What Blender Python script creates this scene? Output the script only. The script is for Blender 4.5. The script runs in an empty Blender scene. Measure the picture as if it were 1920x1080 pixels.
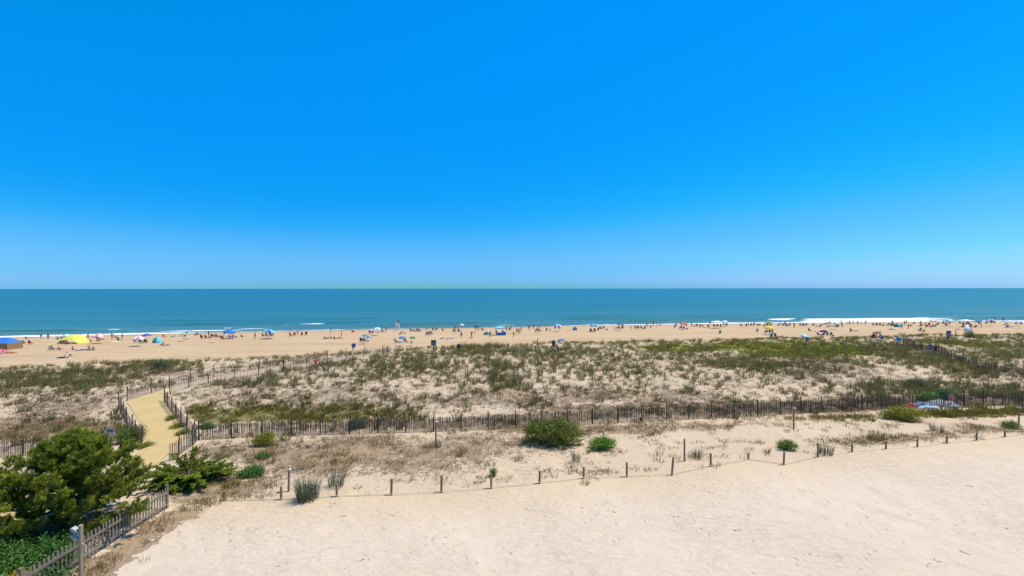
import bpy, math, random
import numpy as np
from mathutils import Vector, Matrix, noise as mnoise

R = math.radians
random.seed(7); rng = np.random.default_rng(7)
sc = bpy.context.scene
col = sc.collection

# ------------------------------------------------------------------ camera, sky, sun, exposure
CAM_H, FPX = 12.0, 900.0
cd = bpy.data.cameras.new('camera'); cam = bpy.data.objects.new('camera', cd); col.objects.link(cam)
cam.location = (0, 0, CAM_H); cam.rotation_euler = (R(90), R(0.06), 0)
cd.sensor_width = 36; cd.lens = 36*FPX/1920; cd.clip_start = .1; cd.clip_end = 60000
sc.camera = cam
SUN_EL, SUN_AZ = R(66), R(78)          # azimuth clockwise from +Y (the sea), so the sun stands to the right
w = bpy.data.worlds.new('World'); sc.world = w; w.use_nodes = True
nt = w.node_tree; nt.nodes.clear()
sky = nt.nodes.new('ShaderNodeTexSky'); sky.sky_type = 'NISHITA'; sky.sun_disc = False
sky.sun_elevation = SUN_EL; sky.sun_rotation = SUN_AZ
sky.air_density = 1.0; sky.dust_density = 0.35; sky.ozone_density = 3.0; sky.altitude = 0
hs = nt.nodes.new('ShaderNodeHueSaturation'); hs.inputs['Saturation'].default_value = 1.45; hs.inputs['Value'].default_value = 1.0
SKY_K = .12
bg = nt.nodes.new('ShaderNodeBackground'); bg.inputs['Strength'].default_value = SKY_K
# photographic grade of the whole sky (a polarised, saturated blue): one tone curve per channel
def vscale(k):
    n_ = nt.nodes.new('ShaderNodeVectorMath'); n_.operation = 'SCALE'; n_.inputs['Scale'].default_value = k; return n_
v1 = vscale(SKY_K); v2 = vscale(1/SKY_K)
cv_ = nt.nodes.new('ShaderNodeRGBCurve')
for ch, pts in ((0, [(0, 0), (.09, .004), (.14, .008), (.24, .03), (.33, .07), (.43, .10), (.60, .145), (.72, .165), (.88, .24), (1, .29)]),
                (1, [(0, 0), (.08, .085), (.165, .255), (.24, .285), (.36, .325), (.48, .38), (.64, .455), (.75, .485), (1, .59)]),
                (2, [(0, 0), (.30, .31), (.50, .81), (.58, .87), (.70, .90), (1, .95)])):
    c_ = cv_.mapping.curves[ch]
    c_.points[0].location = pts[0]; c_.points[1].location = pts[-1]
    for p_ in pts[1:-1]: c_.points.new(*p_)
cv_.mapping.update()
wo = nt.nodes.new('ShaderNodeOutputWorld')
# low haze scatters more light away from the band 90 degrees off the sun (smooth over the whole sky, gone at the zenith)
def vm(op, a, b_=None):
    n_ = nt.nodes.new('ShaderNodeMath'); n_.operation = op
    for k_, v_ in ((0, a), (1, b_)):
        if v_ is None: continue
        if isinstance(v_, (int, float)): n_.inputs[k_].default_value = v_
        else: nt.links.new(v_, n_.inputs[k_])
    return n_.outputs[0]
tcw = nt.nodes.new('ShaderNodeTexCoord'); dt = nt.nodes.new('ShaderNodeVectorMath'); dt.operation = 'DOT_PRODUCT'
dt.inputs[1].default_value = (math.sin(SUN_AZ)*math.cos(SUN_EL), math.cos(SUN_AZ)*math.cos(SUN_EL), math.sin(SUN_EL)); nt.links.new(tcw.outputs['Generated'], dt.inputs[0])
c2_ = vm('MULTIPLY', dt.outputs['Value'], dt.outputs['Value']); pol = vm('DIVIDE', vm('SUBTRACT', 1, c2_), vm('ADD', 1, c2_))
sxyz = nt.nodes.new('ShaderNodeSeparateXYZ'); nt.links.new(tcw.outputs['Generated'], sxyz.inputs[0])
low = vm('POWER', vm('SUBTRACT', 1, vm('MAXIMUM', sxyz.outputs['Z'], 0.0)), 2.0)
gain = vm('ADD', 1, vm('MULTIPLY', vm('MULTIPLY', vm('SUBTRACT', 1, pol), low), 1.55))
gs = nt.nodes.new('ShaderNodeVectorMath'); gs.operation = 'SCALE'; nt.links.new(gain, gs.inputs['Scale'])
nt.links.new(sky.outputs[0], gs.inputs[0]); nt.links.new(gs.outputs[0], hs.inputs['Color']); nt.links.new(hs.outputs[0], v1.inputs[0]); nt.links.new(v1.outputs[0], cv_.inputs['Color'])
nt.links.new(cv_.outputs[0], v2.inputs[0]); nt.links.new(v2.outputs[0], bg.inputs['Color']); nt.links.new(bg.outputs[0], wo.inputs[0])
sd = bpy.data.lights.new('sun', 'SUN'); sd.energy = 5.0; sd.angle = R(.53); sd.color = (1, .91, .77)
sun = bpy.data.objects.new('sun', sd); col.objects.link(sun)
sdir = Vector((math.sin(SUN_AZ)*math.cos(SUN_EL), math.cos(SUN_AZ)*math.cos(SUN_EL), math.sin(SUN_EL)))
sun.rotation_euler = sdir.to_track_quat('Z', 'Y').to_euler(); sun.location = (30, 0, 60)
sc.view_settings.view_transform = 'Standard'; sc.view_settings.look = 'None'
sc.view_settings.exposure = 0.1; sc.view_settings.gamma = 1; sc.view_settings.use_curve_mapping = False
sc.render.engine = 'CYCLES'; sc.cycles.use_denoising = True; sc.cycles.max_bounces = 6

# ------------------------------------------------------------------ noise and terrain shape
_T = rng.random((256, 256))
def vnoise(x, y):
    x = np.asarray(x, float); y = np.asarray(y, float)
    xi = np.floor(x).astype(int); yi = np.floor(y).astype(int); fx = x-xi; fy = y-yi
    fx = fx*fx*(3-2*fx); fy = fy*fy*(3-2*fy)
    a = _T[xi & 255, yi & 255]; b = _T[(xi+1) & 255, yi & 255]; c = _T[xi & 255, (yi+1) & 255]; d = _T[(xi+1) & 255, (yi+1) & 255]
    return (a*(1-fx)+b*fx)*(1-fy)+(c*(1-fx)+d*fx)*fy
def fbm(x, y, o=4):
    s = 0; a = .5; n = 0
    for i in range(o):
        s = s+a*vnoise(x*2**i+17.3*i, y*2**i+5.1*i); n += a; a *= .5
    return s/n
def sstep(a, b, x):
    t = np.clip((x-a)/(b-a), 0, 1); return t*t*(3-2*t)
def shoreY(X):
    Xc = np.clip(X, -150, 215)
    return 173+.198*Xc-.000334*Xc*Xc + np.where(X < -150, .298, .054)*(X-Xc)
def crestY(X):
    Xc = np.clip(X, -90, 140)
    return 86+.2296*Xc-.000535*Xc*Xc+np.where(X < -90, .326, .08)*(X-Xc)
def fenceY(X): return 41+.14*np.clip(X, -80, 120)
SEA = -2.0
PATH_C = None        # centre points (n,3): x, y, half width; filled below
def path_w(X, Y, soft=1.2):
    if PATH_C is None: return np.zeros_like(np.asarray(X, float))
    X = np.asarray(X, float); Y = np.asarray(Y, float)
    out = np.zeros(X.shape)
    m = (X < 5) & (X > -60) & (Y < 110)
    if m.any():
        d = np.full(int(m.sum()), 1e9); xs = X[m]; ys = Y[m]
        for px, py, hw in PATH_C:
            d = np.minimum(d, np.hypot(xs-px, ys-py)-hw)
        out[m] = 1-np.clip(d/soft, 0, 1)
    return out
def terr(X, Y):
    X = np.asarray(X, float); Y = np.asarray(Y, float)
    cy = crestY(X); fy = fenceY(X); sy = shoreY(X)
    t = np.clip((Y-fy)/(cy-fy), 0, 1)
    A = 0.9+.7*sstep(-38, -12, X)
    rise = A*(.65*sstep(0, .45, t)+.35*sstep(.45, 1, t))
    fall = 1-sstep(0, 13, Y-cy)
    u = (Y-cy)/(sy-cy)
    beach = np.where(u < .75, -1.0*np.clip(u, 0, 1)/.75, -1.0-1.0*((np.clip(u, .75, 1.6)-.75)/.25))
    base = np.where(Y < cy, rise, A*fall+beach)
    nz = (fbm(X/9., Y/9., 3)-.5)*.9+(fbm(X/2.6+40, Y/2.6, 2)-.5)*.28
    dz = sstep(.02, .2, t)*(1-sstep(2, 12, Y-cy))
    fr = (fbm(X/6.+9, Y/6., 3)-.5)*.22+(fbm(X/.9+3, Y/.9, 2)-.5)*.05
    be = (fbm(X/7.+9, Y/3., 3)-.5)*.12
    f = dz*nz+(1-dz)*np.where(Y < fy+8, fr, be)
    f = f*(1-.93*path_w(X, Y, 2.0))
    f = f*(1-sstep(.8, 1.0, u))
    return base+f
def project(X, Y, Z):
    return 960+FPX*X/Y, 540+FPX*(CAM_H-Z)/Y
_Y = np.concatenate([np.arange(6, 60, .06), np.arange(60, 420, .2)])
def at(px, py, h=0.0):
    """world point on the ground (plus h) seen at a pixel of the 1920x1080 photograph"""
    X = (px-960)/FPX*_Y; Z = CAM_H-(py-540)/FPX*_Y
    g = np.maximum(terr(X, _Y), SEA)+h
    i = np.argmax(Z <= g)
    if Z[i] > g[i]: i = len(_Y)-1
    return Vector((X[i], _Y[i], g[i]-h))
def gz(x, y): return float(terr(np.array([x]), np.array([y]))[0])

PL = [(-260,985),(-120,965),(20,938),(130,912),(205,882),(250,855),(267,835),(268,812),(256,785),(243,765),(238,753),(283,738),(306,730)]
PR = [(-300,1050),(-160,1030),(20,1000),(140,958),(242,903),(285,875),(325,845),(346,818),(333,790),(317,768),(304,748),(311,743),(318,737)]
_pl = [at(*p) for p in PL]; _pr = [at(*p) for p in PR]
CORR = [(318,733,1.0),(340,725,1.0),(372,716,1.0),(415,709,1.0),(455,702,1.0),(494,696,1.1),(528,691,1.2),(560,687,1.3),(618,679,1.5),(655,671,1.8),(700,666,2)]
cen = []
for i in range(len(_pl)-1):
    for k in range(8):
        a = _pl[i].lerp(_pl[i+1], k/8); b = _pr[i].lerp(_pr[i+1], k/8)
        for q in (.3, .5, .7):
            c = a.lerp(b, q); cen.append((c.x, c.y, (a-b).length*.28))
_cc = [(at(p[0], p[1]), p[2]) for p in CORR]
for i in range(len(_cc)-1):
    for k in range(6):
        c = _cc[i][0].lerp(_cc[i+1][0], k/6); cen.append((c.x, c.y, _cc[i][1]))
PATH_C = np.array(cen)

# ------------------------------------------------------------------ materials
MATS = {}
def nodes(name):
    m = bpy.data.materials.new(name); m.use_nodes = True; n = m.node_tree
    b = n.nodes['Principled BSDF']; return m, n, b
def mat(name, c, rough=.8, var=.12, scale=6., metal=0, spec=.3):
    """plain painted / dyed / weathered surface with noise variation"""
    if name in MATS: return MATS[name]
    m, n, b = nodes(name)
    tc = n.nodes.new('ShaderNodeTexCoord'); nz = n.nodes.new('ShaderNodeTexNoise'); nz.inputs['Scale'].default_value = scale; nz.inputs['Detail'].default_value = 4
    n.links.new(tc.outputs['Object'], nz.inputs['Vector'])
    mx = n.nodes.new('ShaderNodeMix'); mx.data_type = 'RGBA'
    mx.inputs['A'].default_value = tuple(max(0, x*(1-var)) for x in c)+(1,); mx.inputs['B'].default_value = tuple(min(1, x*(1+var)) for x in c)+(1,)
    n.links.new(nz.outputs['Fac'], mx.inputs['Factor']); n.links.new(mx.outputs['Result'], b.inputs['Base Color'])
    b.inputs['Roughness'].default_value = rough; b.inputs['Metallic'].default_value = metal; b.inputs['Specular IOR Level'].default_value = spec
    MATS[name] = m; return m
def wood(name, c, var=.35):
    if name in MATS: return MATS[name]
    m, n, b = nodes(name)
    tc = n.nodes.new('ShaderNodeTexCoord'); mp = n.nodes.new('ShaderNodeMapping'); mp.inputs['Scale'].default_value = (25, 25, 2.5)
    nz = n.nodes.new('ShaderNodeTexNoise'); nz.inputs['Scale'].default_value = 1; nz.inputs['Detail'].default_value = 6
    oi = n.nodes.new('ShaderNodeObjectInfo')
    n.links.new(tc.outputs['Object'], mp.inputs['Vector']); n.links.new(mp.outputs[0], nz.inputs['Vector'])
    ad = n.nodes.new('ShaderNodeMath'); ad.operation = 'MULTIPLY_ADD'; ad.inputs[1].default_value = .6; 
    n.links.new(oi.outputs['Random'], ad.inputs[0]); n.links.new(nz.outputs['Fac'], ad.inputs[2])
    rp = n.nodes.new('ShaderNodeMapRange'); rp.inputs[1].default_value = .3; rp.inputs[2].default_value = 1.3; n.links.new(ad.outputs[0], rp.inputs[0])
    mx = n.nodes.new('ShaderNodeMix'); mx.data_type = 'RGBA'
    mx.inputs['A'].default_value = tuple(x*(1-var) for x in c)+(1,); mx.inputs['B'].default_value = tuple(min(1, x*(1+var)) for x in c)+(1,)
    n.links.new(rp.outputs[0], mx.inputs['Factor']); n.links.new(mx.outputs['Result'], b.inputs['Base Color'])
    bp = n.nodes.new('ShaderNodeBump'); bp.inputs['Strength'].default_value = .3; bp.inputs['Distance'].default_value = .01
    n.links.new(nz.outputs['Fac'], bp.inputs['Height']); n.links.new(bp.outputs[0], b.inputs['Normal'])
    b.inputs['Roughness'].default_value = .85; b.inputs['Specular IOR Level'].default_value = .2
    MATS[name] = m; return m
def leafmat(name, trans=.3, rough=.55):
    """foliage: colour comes from the plant's own colour attribute; thin leaves let some light through"""
    if name in MATS: return MATS[name]
    m, n, b = nodes(name)
    at_ = n.nodes.new('ShaderNodeAttribute'); at_.attribute_name = 'col'
    n.links.new(at_.outputs['Color'], b.inputs['Base Color']); b.inputs['Roughness'].default_value = rough; b.inputs['Specular IOR Level'].default_value = .25
    tr = n.nodes.new('ShaderNodeBsdfTranslucent'); n.links.new(at_.outputs['Color'], tr.inputs['Color'])
    ms = n.nodes.new('ShaderNodeMixShader'); ms.inputs[0].default_value = trans
    n.links.new(b.outputs[0], ms.inputs[1]); n.links.new(tr.outputs[0], ms.inputs[2])
    n.links.new(ms.outputs[0], n.nodes['Material Output'].inputs['Surface'])
    MATS[name] = m; return m
LEAF = leafmat('foliage', .38); NEEDLE = leafmat('needles', .28, .5)

# ------------------------------------------------------------------ mesh helpers
class MB:
    def __init__(s): s.v = []; s.f = []; s.m = []
    def add(s, vs, fs, mi=0):
        o = len(s.v); s.v += [tuple(v) for v in vs]; s.f += [tuple(i+o for i in f) for f in fs]; s.m += [mi]*len(fs); return s
    def box(s, c, size, rot=None, mi=0):
        x, y, z = size[0]/2, size[1]/2, size[2]/2; c = Vector(c)
        vs = [Vector((sx*x, sy*y, sz*z)) for sz in (-1, 1) for sy in (-1, 1) for sx in (-1, 1)]
        if rot is not None: vs = [rot @ v for v in vs]
        return s.add([c+v for v in vs], [(0,2,3,1),(4,5,7,6),(0,1,5,4),(2,6,7,3),(0,4,6,2),(1,3,7,5)], mi)
    def tube(s, pts, rad, n=8, mi=0, caps=True):
        pts = [Vector(p) for p in pts]; rad = rad if isinstance(rad, (list, tuple)) else [rad]*len(pts)
        vs = []; fs = []
        up = Vector((0, 0, 1))
        for i, p in enumerate(pts):
            d = (pts[min(i+1, len(pts)-1)]-pts[max(i-1, 0)]).normalized()
            a = d.cross(up if abs(d.z) < .95 else Vector((1, 0, 0))).normalized(); b = d.cross(a)
            for k in range(n):
                t = 2*math.pi*k/n; vs.append(p+(a*math.cos(t)+b*math.sin(t))*rad[i])
        for i in range(len(pts)-1):
            for k in range(n): fs.append((i*n+k, i*n+(k+1) % n, (i+1)*n+(k+1) % n, (i+1)*n+k))
        if caps: fs.append(tuple(range(n-1, -1, -1))); fs.append(tuple((len(pts)-1)*n+k for k in range(n)))
        return s.add(vs, fs, mi)
    def mesh(s, name, mats, smooth=False):
        me = bpy.data.meshes.new(name); me.from_pydata(s.v, [], s.f); 
        for m in (mats if isinstance(mats, (list, tuple)) else [mats]): me.materials.append(m)
        me.polygons.foreach_set('material_index', s.m)
        if smooth: me.polygons.foreach_set('use_smooth', [True]*len(s.f))
        me.update(); return me
    def build(s, name, mats, parent=None, smooth=False): return link(name, s.mesh(name, mats, smooth), parent)
def link(name, me, parent=None, loc=None, rz=None):
    o = bpy.data.objects.new(name, me); col.objects.link(o); o.parent = parent
    if loc is not None: o.location = loc
    if rz is not None: o.rotation_euler[2] = rz
    return o
def tag(o, label, cat, group=None, kind=None):
    if label: o['label'] = label
    if cat: o['category'] = cat
    if group: o['group'] = group
    if kind: o['kind'] = kind
    return o
def thing(name, label, cat, loc, rz=0, group=None):
    o = bpy.data.objects.new(name, None); col.objects.link(o); o.empty_display_size = .2
    o.location = loc; o.rotation_euler[2] = rz
    return tag(o, label, cat, group)
def tri_mesh(name, V, F, C=None, mats=(), smooth=False):
    me = bpy.data.meshes.new(name); V = np.asarray(V, np.float32); F = np.asarray(F, np.int32); k = F.shape[1]
    me.vertices.add(len(V)); me.vertices.foreach_set('co', V.ravel())
    me.loops.add(F.size); me.loops.foreach_set('vertex_index', F.ravel())
    me.polygons.add(len(F)); me.polygons.foreach_set('loop_start', np.arange(0, F.size, k, dtype=np.int32))
    try: me.polygons.foreach_set('loop_total', np.full(len(F), k, np.int32))
    except Exception: pass
    if smooth: me.polygons.foreach_set('use_smooth', np.ones(len(F), bool))
    if C is not None:
        a = me.color_attributes.new('col', 'FLOAT_COLOR', 'POINT')
        a.data.foreach_set('color', np.concatenate([C, np.ones((len(C), 1))], 1).astype(np.float32).ravel())
    for m in (mats if isinstance(mats, (list, tuple)) else [mats]): me.materials.append(m)
    me.update(calc_edges=True); return me
def fattr(me, name, arr):
    a = me.attributes.new(name, 'FLOAT', 'POINT'); a.data.foreach_set('value', np.asarray(arr, np.float32).ravel())

# ------------------------------------------------------------------ where the plants grow (measured as patches in the photograph)
# px, py, rx, ry, kind, strength
PATCH = [
 (110,712,150,20,'G',1.3),(60,725,90,16,'G',1.0),(270,688,62,14,'G',1.6),(300,686,28,12,'D',1.6),(30,700,60,14,'B',.6),(200,690,60,10,'G',.8),
 (150,760,90,22,'B',.7),(60,770,80,18,'B',.5),(90,805,120,20,'S',2.4),(30,812,80,16,'S',2.4),(230,800,22,28,'D',1.6),(205,815,40,16,'S',1.5),(248,815,14,22,'D',2.4),
 (470,778,110,18,'Y',1.8),(640,778,110,16,'Y',1.6),(400,782,45,12,'Y',1.6),(740,782,40,20,'D',1.2),(560,765,120,10,'D',.8),(380,762,30,14,'Y',.9),
 (345,728,20,10,'S',.8),(340,700,26,12,'B',.9),
 (700,685,140,26,'G',.55),(860,680,130,24,'G',.6),(640,680,30,8,'G',1.5),(930,705,30,26,'G',1.3),(715,705,30,30,'G',.6),(790,690,40,30,'G',.5),
 (1020,660,120,12,'G',1.0),(890,655,60,10,'G',1.5),(960,715,60,30,'G',.7),(1080,675,140,22,'G',.5),(1230,670,120,20,'G',.5),
 (1290,652,100,7,'Y',1.8),(1400,650,100,6,'Y',2.0),(1500,652,120,10,'Y',3.2),(1470,664,90,8,'Y',1.8),(1570,662,60,8,'Y',2.0),
 (1390,682,55,13,'G',1.8),(1440,690,40,12,'G',1.0),(1530,680,90,9,'D',.45),(1560,690,70,14,'B',.8),(1440,705,40,12,'G',.6),
 (1640,655,60,10,'G',1.8),(1700,668,60,10,'G',1.9),(1760,682,60,10,'G',1.9),(1820,695,60,9,'G',1.6),(1880,695,60,12,'G',1.7),(1680,655,50,10,'D',1.3),
 (1880,672,60,9,'G',1.2),(1830,660,50,6,'G',.7),(1900,650,40,8,'G',1.0),(1850,648,90,5,'Y',1.3),(1770,642,60,4,'Y',1.2),
 (1700,735,70,22,'G',1.4),(1790,735,70,18,'G',1.4),(1870,740,60,20,'G',1.4),(1640,745,50,18,'G',1.0),(1560,760,80,12,'B',1.0),(1500,700,60,20,'B',.8),
 (1200,770,130,12,'B',2.2),(1330,768,130,12,'B',2.4),(1470,762,140,12,'B',2.2),(1600,755,90,14,'B',2.0),(1800,752,140,10,'B',2.0),(1080,772,60,10,'B',1.4),
 (1250,745,120,14,'B',.9),(1270,740,50,10,'G',.6),(1170,735,60,10,'G',.5),(620,740,160,22,'B',.6),(900,745,160,25,'B',.5),(430,730,90,22,'B',.6),(1050,745,120,20,'B',.7),
 (560,800,200,7,'B',1.1),(860,792,200,8,'B',1.6),(1000,786,120,8,'B',1.6),
 (1130,808,170,9,'S',2.0),(1300,800,130,7,'S',1.8),(1420,795,80,6,'S',1.4),(980,805,80,8,'S',1.2),(1480,785,120,6,'S',1.4),(1570,783,90,5,'Y',1.4),(1860,775,90,10,'Y',2.4),(1780,778,60,7,'Y',1.6),(1700,778,90,6,'Y',1.2),
 (600,845,170,26,'S',.9),(760,850,170,28,'S',.9),(900,835,120,24,'S',.9),(480,850,80,26,'B',.8),(560,870,120,26,'S',1.0),(700,880,160,22,'S',.7),(820,872,120,16,'S',.5),(460,905,60,18,'S',1.2),
 (400,915,50,16,'S',2.0),(350,940,60,10,'S',1.5),(470,930,70,8,'S',1.2),(400,845,40,18,'B',1.1),
 (1110,888,60,8,'S',1.3),(1040,882,50,8,'B',.8),(1330,860,60,6,'S',.8),(1640,826,70,8,'S',2.2),(1740,820,110,8,'S',2.8),(1870,809,80,8,'S',2.8),(1570,830,60,7,'S',1.2),(1700,800,80,8,'S',.4),
 (60,1000,120,24,'S',1.8),(120,960,80,20,'S',1.6),(285,985,40,14,'S',2.6),(245,1018,45,16,'S',2.6),(205,1052,45,18,'S',2.6),(180,1080,45,18,'S',2.6),(330,965,40,10,'S',1.6),
]
PA = np.array([p[:4] for p in PATCH], float); PKI = np.array(['GBYSD'.index(p[4]) for p in PATCH]); PS = np.array([p[5] for p in PATCH])
def cover(X, Y, Z):
    """cover amount per kind (G grass, B brown thatch, Y yellow-green weed, S straw, D dark weed)"""
    k_ = np.clip(Y*Y/700, 1.2, 6); X = X+k_*(fbm(X/4+3, Y/4+9, 3)-.5); Y = Y+k_*(fbm(X/3.4+31, Y/3.4+2, 4)-.5)     # ragged patch edges
    px, py = project(X, Y, Z); out = np.zeros((5,)+np.shape(X))
    for (a, b, rx, ry), k, s in zip(PA, PKI, PS):
        q = ((px-a)/rx)**2+((py-b)/ry)**2
        m = q < 3.5
        if m.any(): out[k][m] += s*np.exp(-1.2*q[m]*np.sqrt(q[m]))
    return out
# rope fence base line (landward limit of the plants)
ROPE = [(310,948),(420,938),(527,937),(631,931),(733,928),(827,924),(921,916),(1011,907),(1094,897),(1175,895),(1259,892),(1332,875),(1403,862),(1469,872),(1533,858),(1597,848),(1661,843),(1720,839),(1775,832),(1831,826),(1884,820),(1942,813)]
ROPEW = [at(*p) for p in ROPE]
def rope_y(X):
    xs = [p.x for p in ROPEW]; ys = [p.y for p in ROPEW]
    return np.interp(X, xs, ys)
def zones(X, Y, Z):
    X = np.asarray(X, float); Y = np.asarray(Y, float); Z = np.asarray(Z, float)
    cy = crestY(X); fy = fenceY(X); sy = shoreY(X); ry = rope_y(X)
    dune = sstep(-1, 2, Y-fy)*(1-sstep(-3, 1.5, Y-cy+2*(fbm(X/5, Y/5)-.5)))
    scrub = sstep(-.6, 1.2, Y-ry+1.2*(fbm(X/2., Y/2.)-.5))*(1-sstep(-1, 2, Y-fy))
    pw = path_w(X, Y, 1.0)
    return dune, scrub, pw

# ------------------------------------------------------------------ ground
nx, ny = 640, 470
u = np.linspace(-1, 1, nx); gx = 12*np.sinh(u*4.75)*1.0
gy = np.concatenate([np.geomspace(5.0, 215, ny-14), np.linspace(222, 420, 14)])
GX, GY = np.meshgrid(gx, gy)
GZ = terr(GX, GY)
V = np.stack([GX.ravel(), GY.ravel(), GZ.ravel()], 1)
ii = (np.arange(ny-1)[:, None]*nx+np.arange(nx-1)[None]).ravel()
F = np.stack([ii, ii+1, ii+nx+1, ii+nx], 1)
dune, scrub, pw = zones(GX, GY, GZ)
cv = cover(GX, GY, GZ)
litter = np.clip((.50*dune+.43*scrub*(1-sstep(0, 14, GX-2)*.75))*(.35+1.3*fbm(GX/3.5, GY/3.5))+.34*cv[1]+.33*cv[3]+.25*cv[4]+.22*cv[0]*.8, 0, 1)*(1-pw)
green = np.clip(.5*cv[2]+.22*cv[4]+.12*cv[0], 0, 1)*(1-pw)
strip = np.exp(-((GX+17.7+.5*(fbm(GX, GY/2)-.5)-.03*(GY-17))/1.15)**4)*(1-sstep(25.5, 28, GY)); litter = np.clip(litter+.7*strip, 0, 1.3)
lime = np.clip(.75*cv[2]*sstep(62, 70, GY), 0, 1)*(1-pw)
straw = np.clip(.5*cv[3]+.5*strip, 0, 1)*(1-pw)
sy = shoreY(GX); cy = crestY(GX)
beach = sstep(-2, 3, GY-cy)
wet = sstep(-13, -3, GY-sy+5*(fbm(GX/9, GY/4)-.5))
rr = rope_y(GX)-GY+2*(fbm(GX/4, GY/4)-.5); gold = np.where(rr > 0, np.exp(-(rr/3.5)**2), 1.0)*(1-beach)
shade_duff = np.zeros_like(GX)  # brown litter tone painted under pine and bushes to darken their shadows
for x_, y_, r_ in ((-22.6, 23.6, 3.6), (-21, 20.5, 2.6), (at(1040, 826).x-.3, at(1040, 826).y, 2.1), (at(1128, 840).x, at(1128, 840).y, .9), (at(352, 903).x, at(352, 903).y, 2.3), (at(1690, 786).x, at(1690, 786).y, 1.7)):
    shade_duff = np.maximum(shade_duff, 1-sstep(.55, 1.1, np.hypot(GX-x_, GY-y_)/r_+.5*(fbm(GX/.8, GY/.8, 3)-.5)))
ground_me = tri_mesh('ground', V, F, None, [], smooth=True)
for n_, a_ in (('shade_duff', shade_duff), ('lime', lime), ('litter', litter), ('gold', gold), ('green', green), ('straw', straw), ('beach', beach), ('wet', wet), ('dune', np.clip(dune+.6*scrub, 0, 1))): fattr(ground_me, n_, a_)

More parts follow.
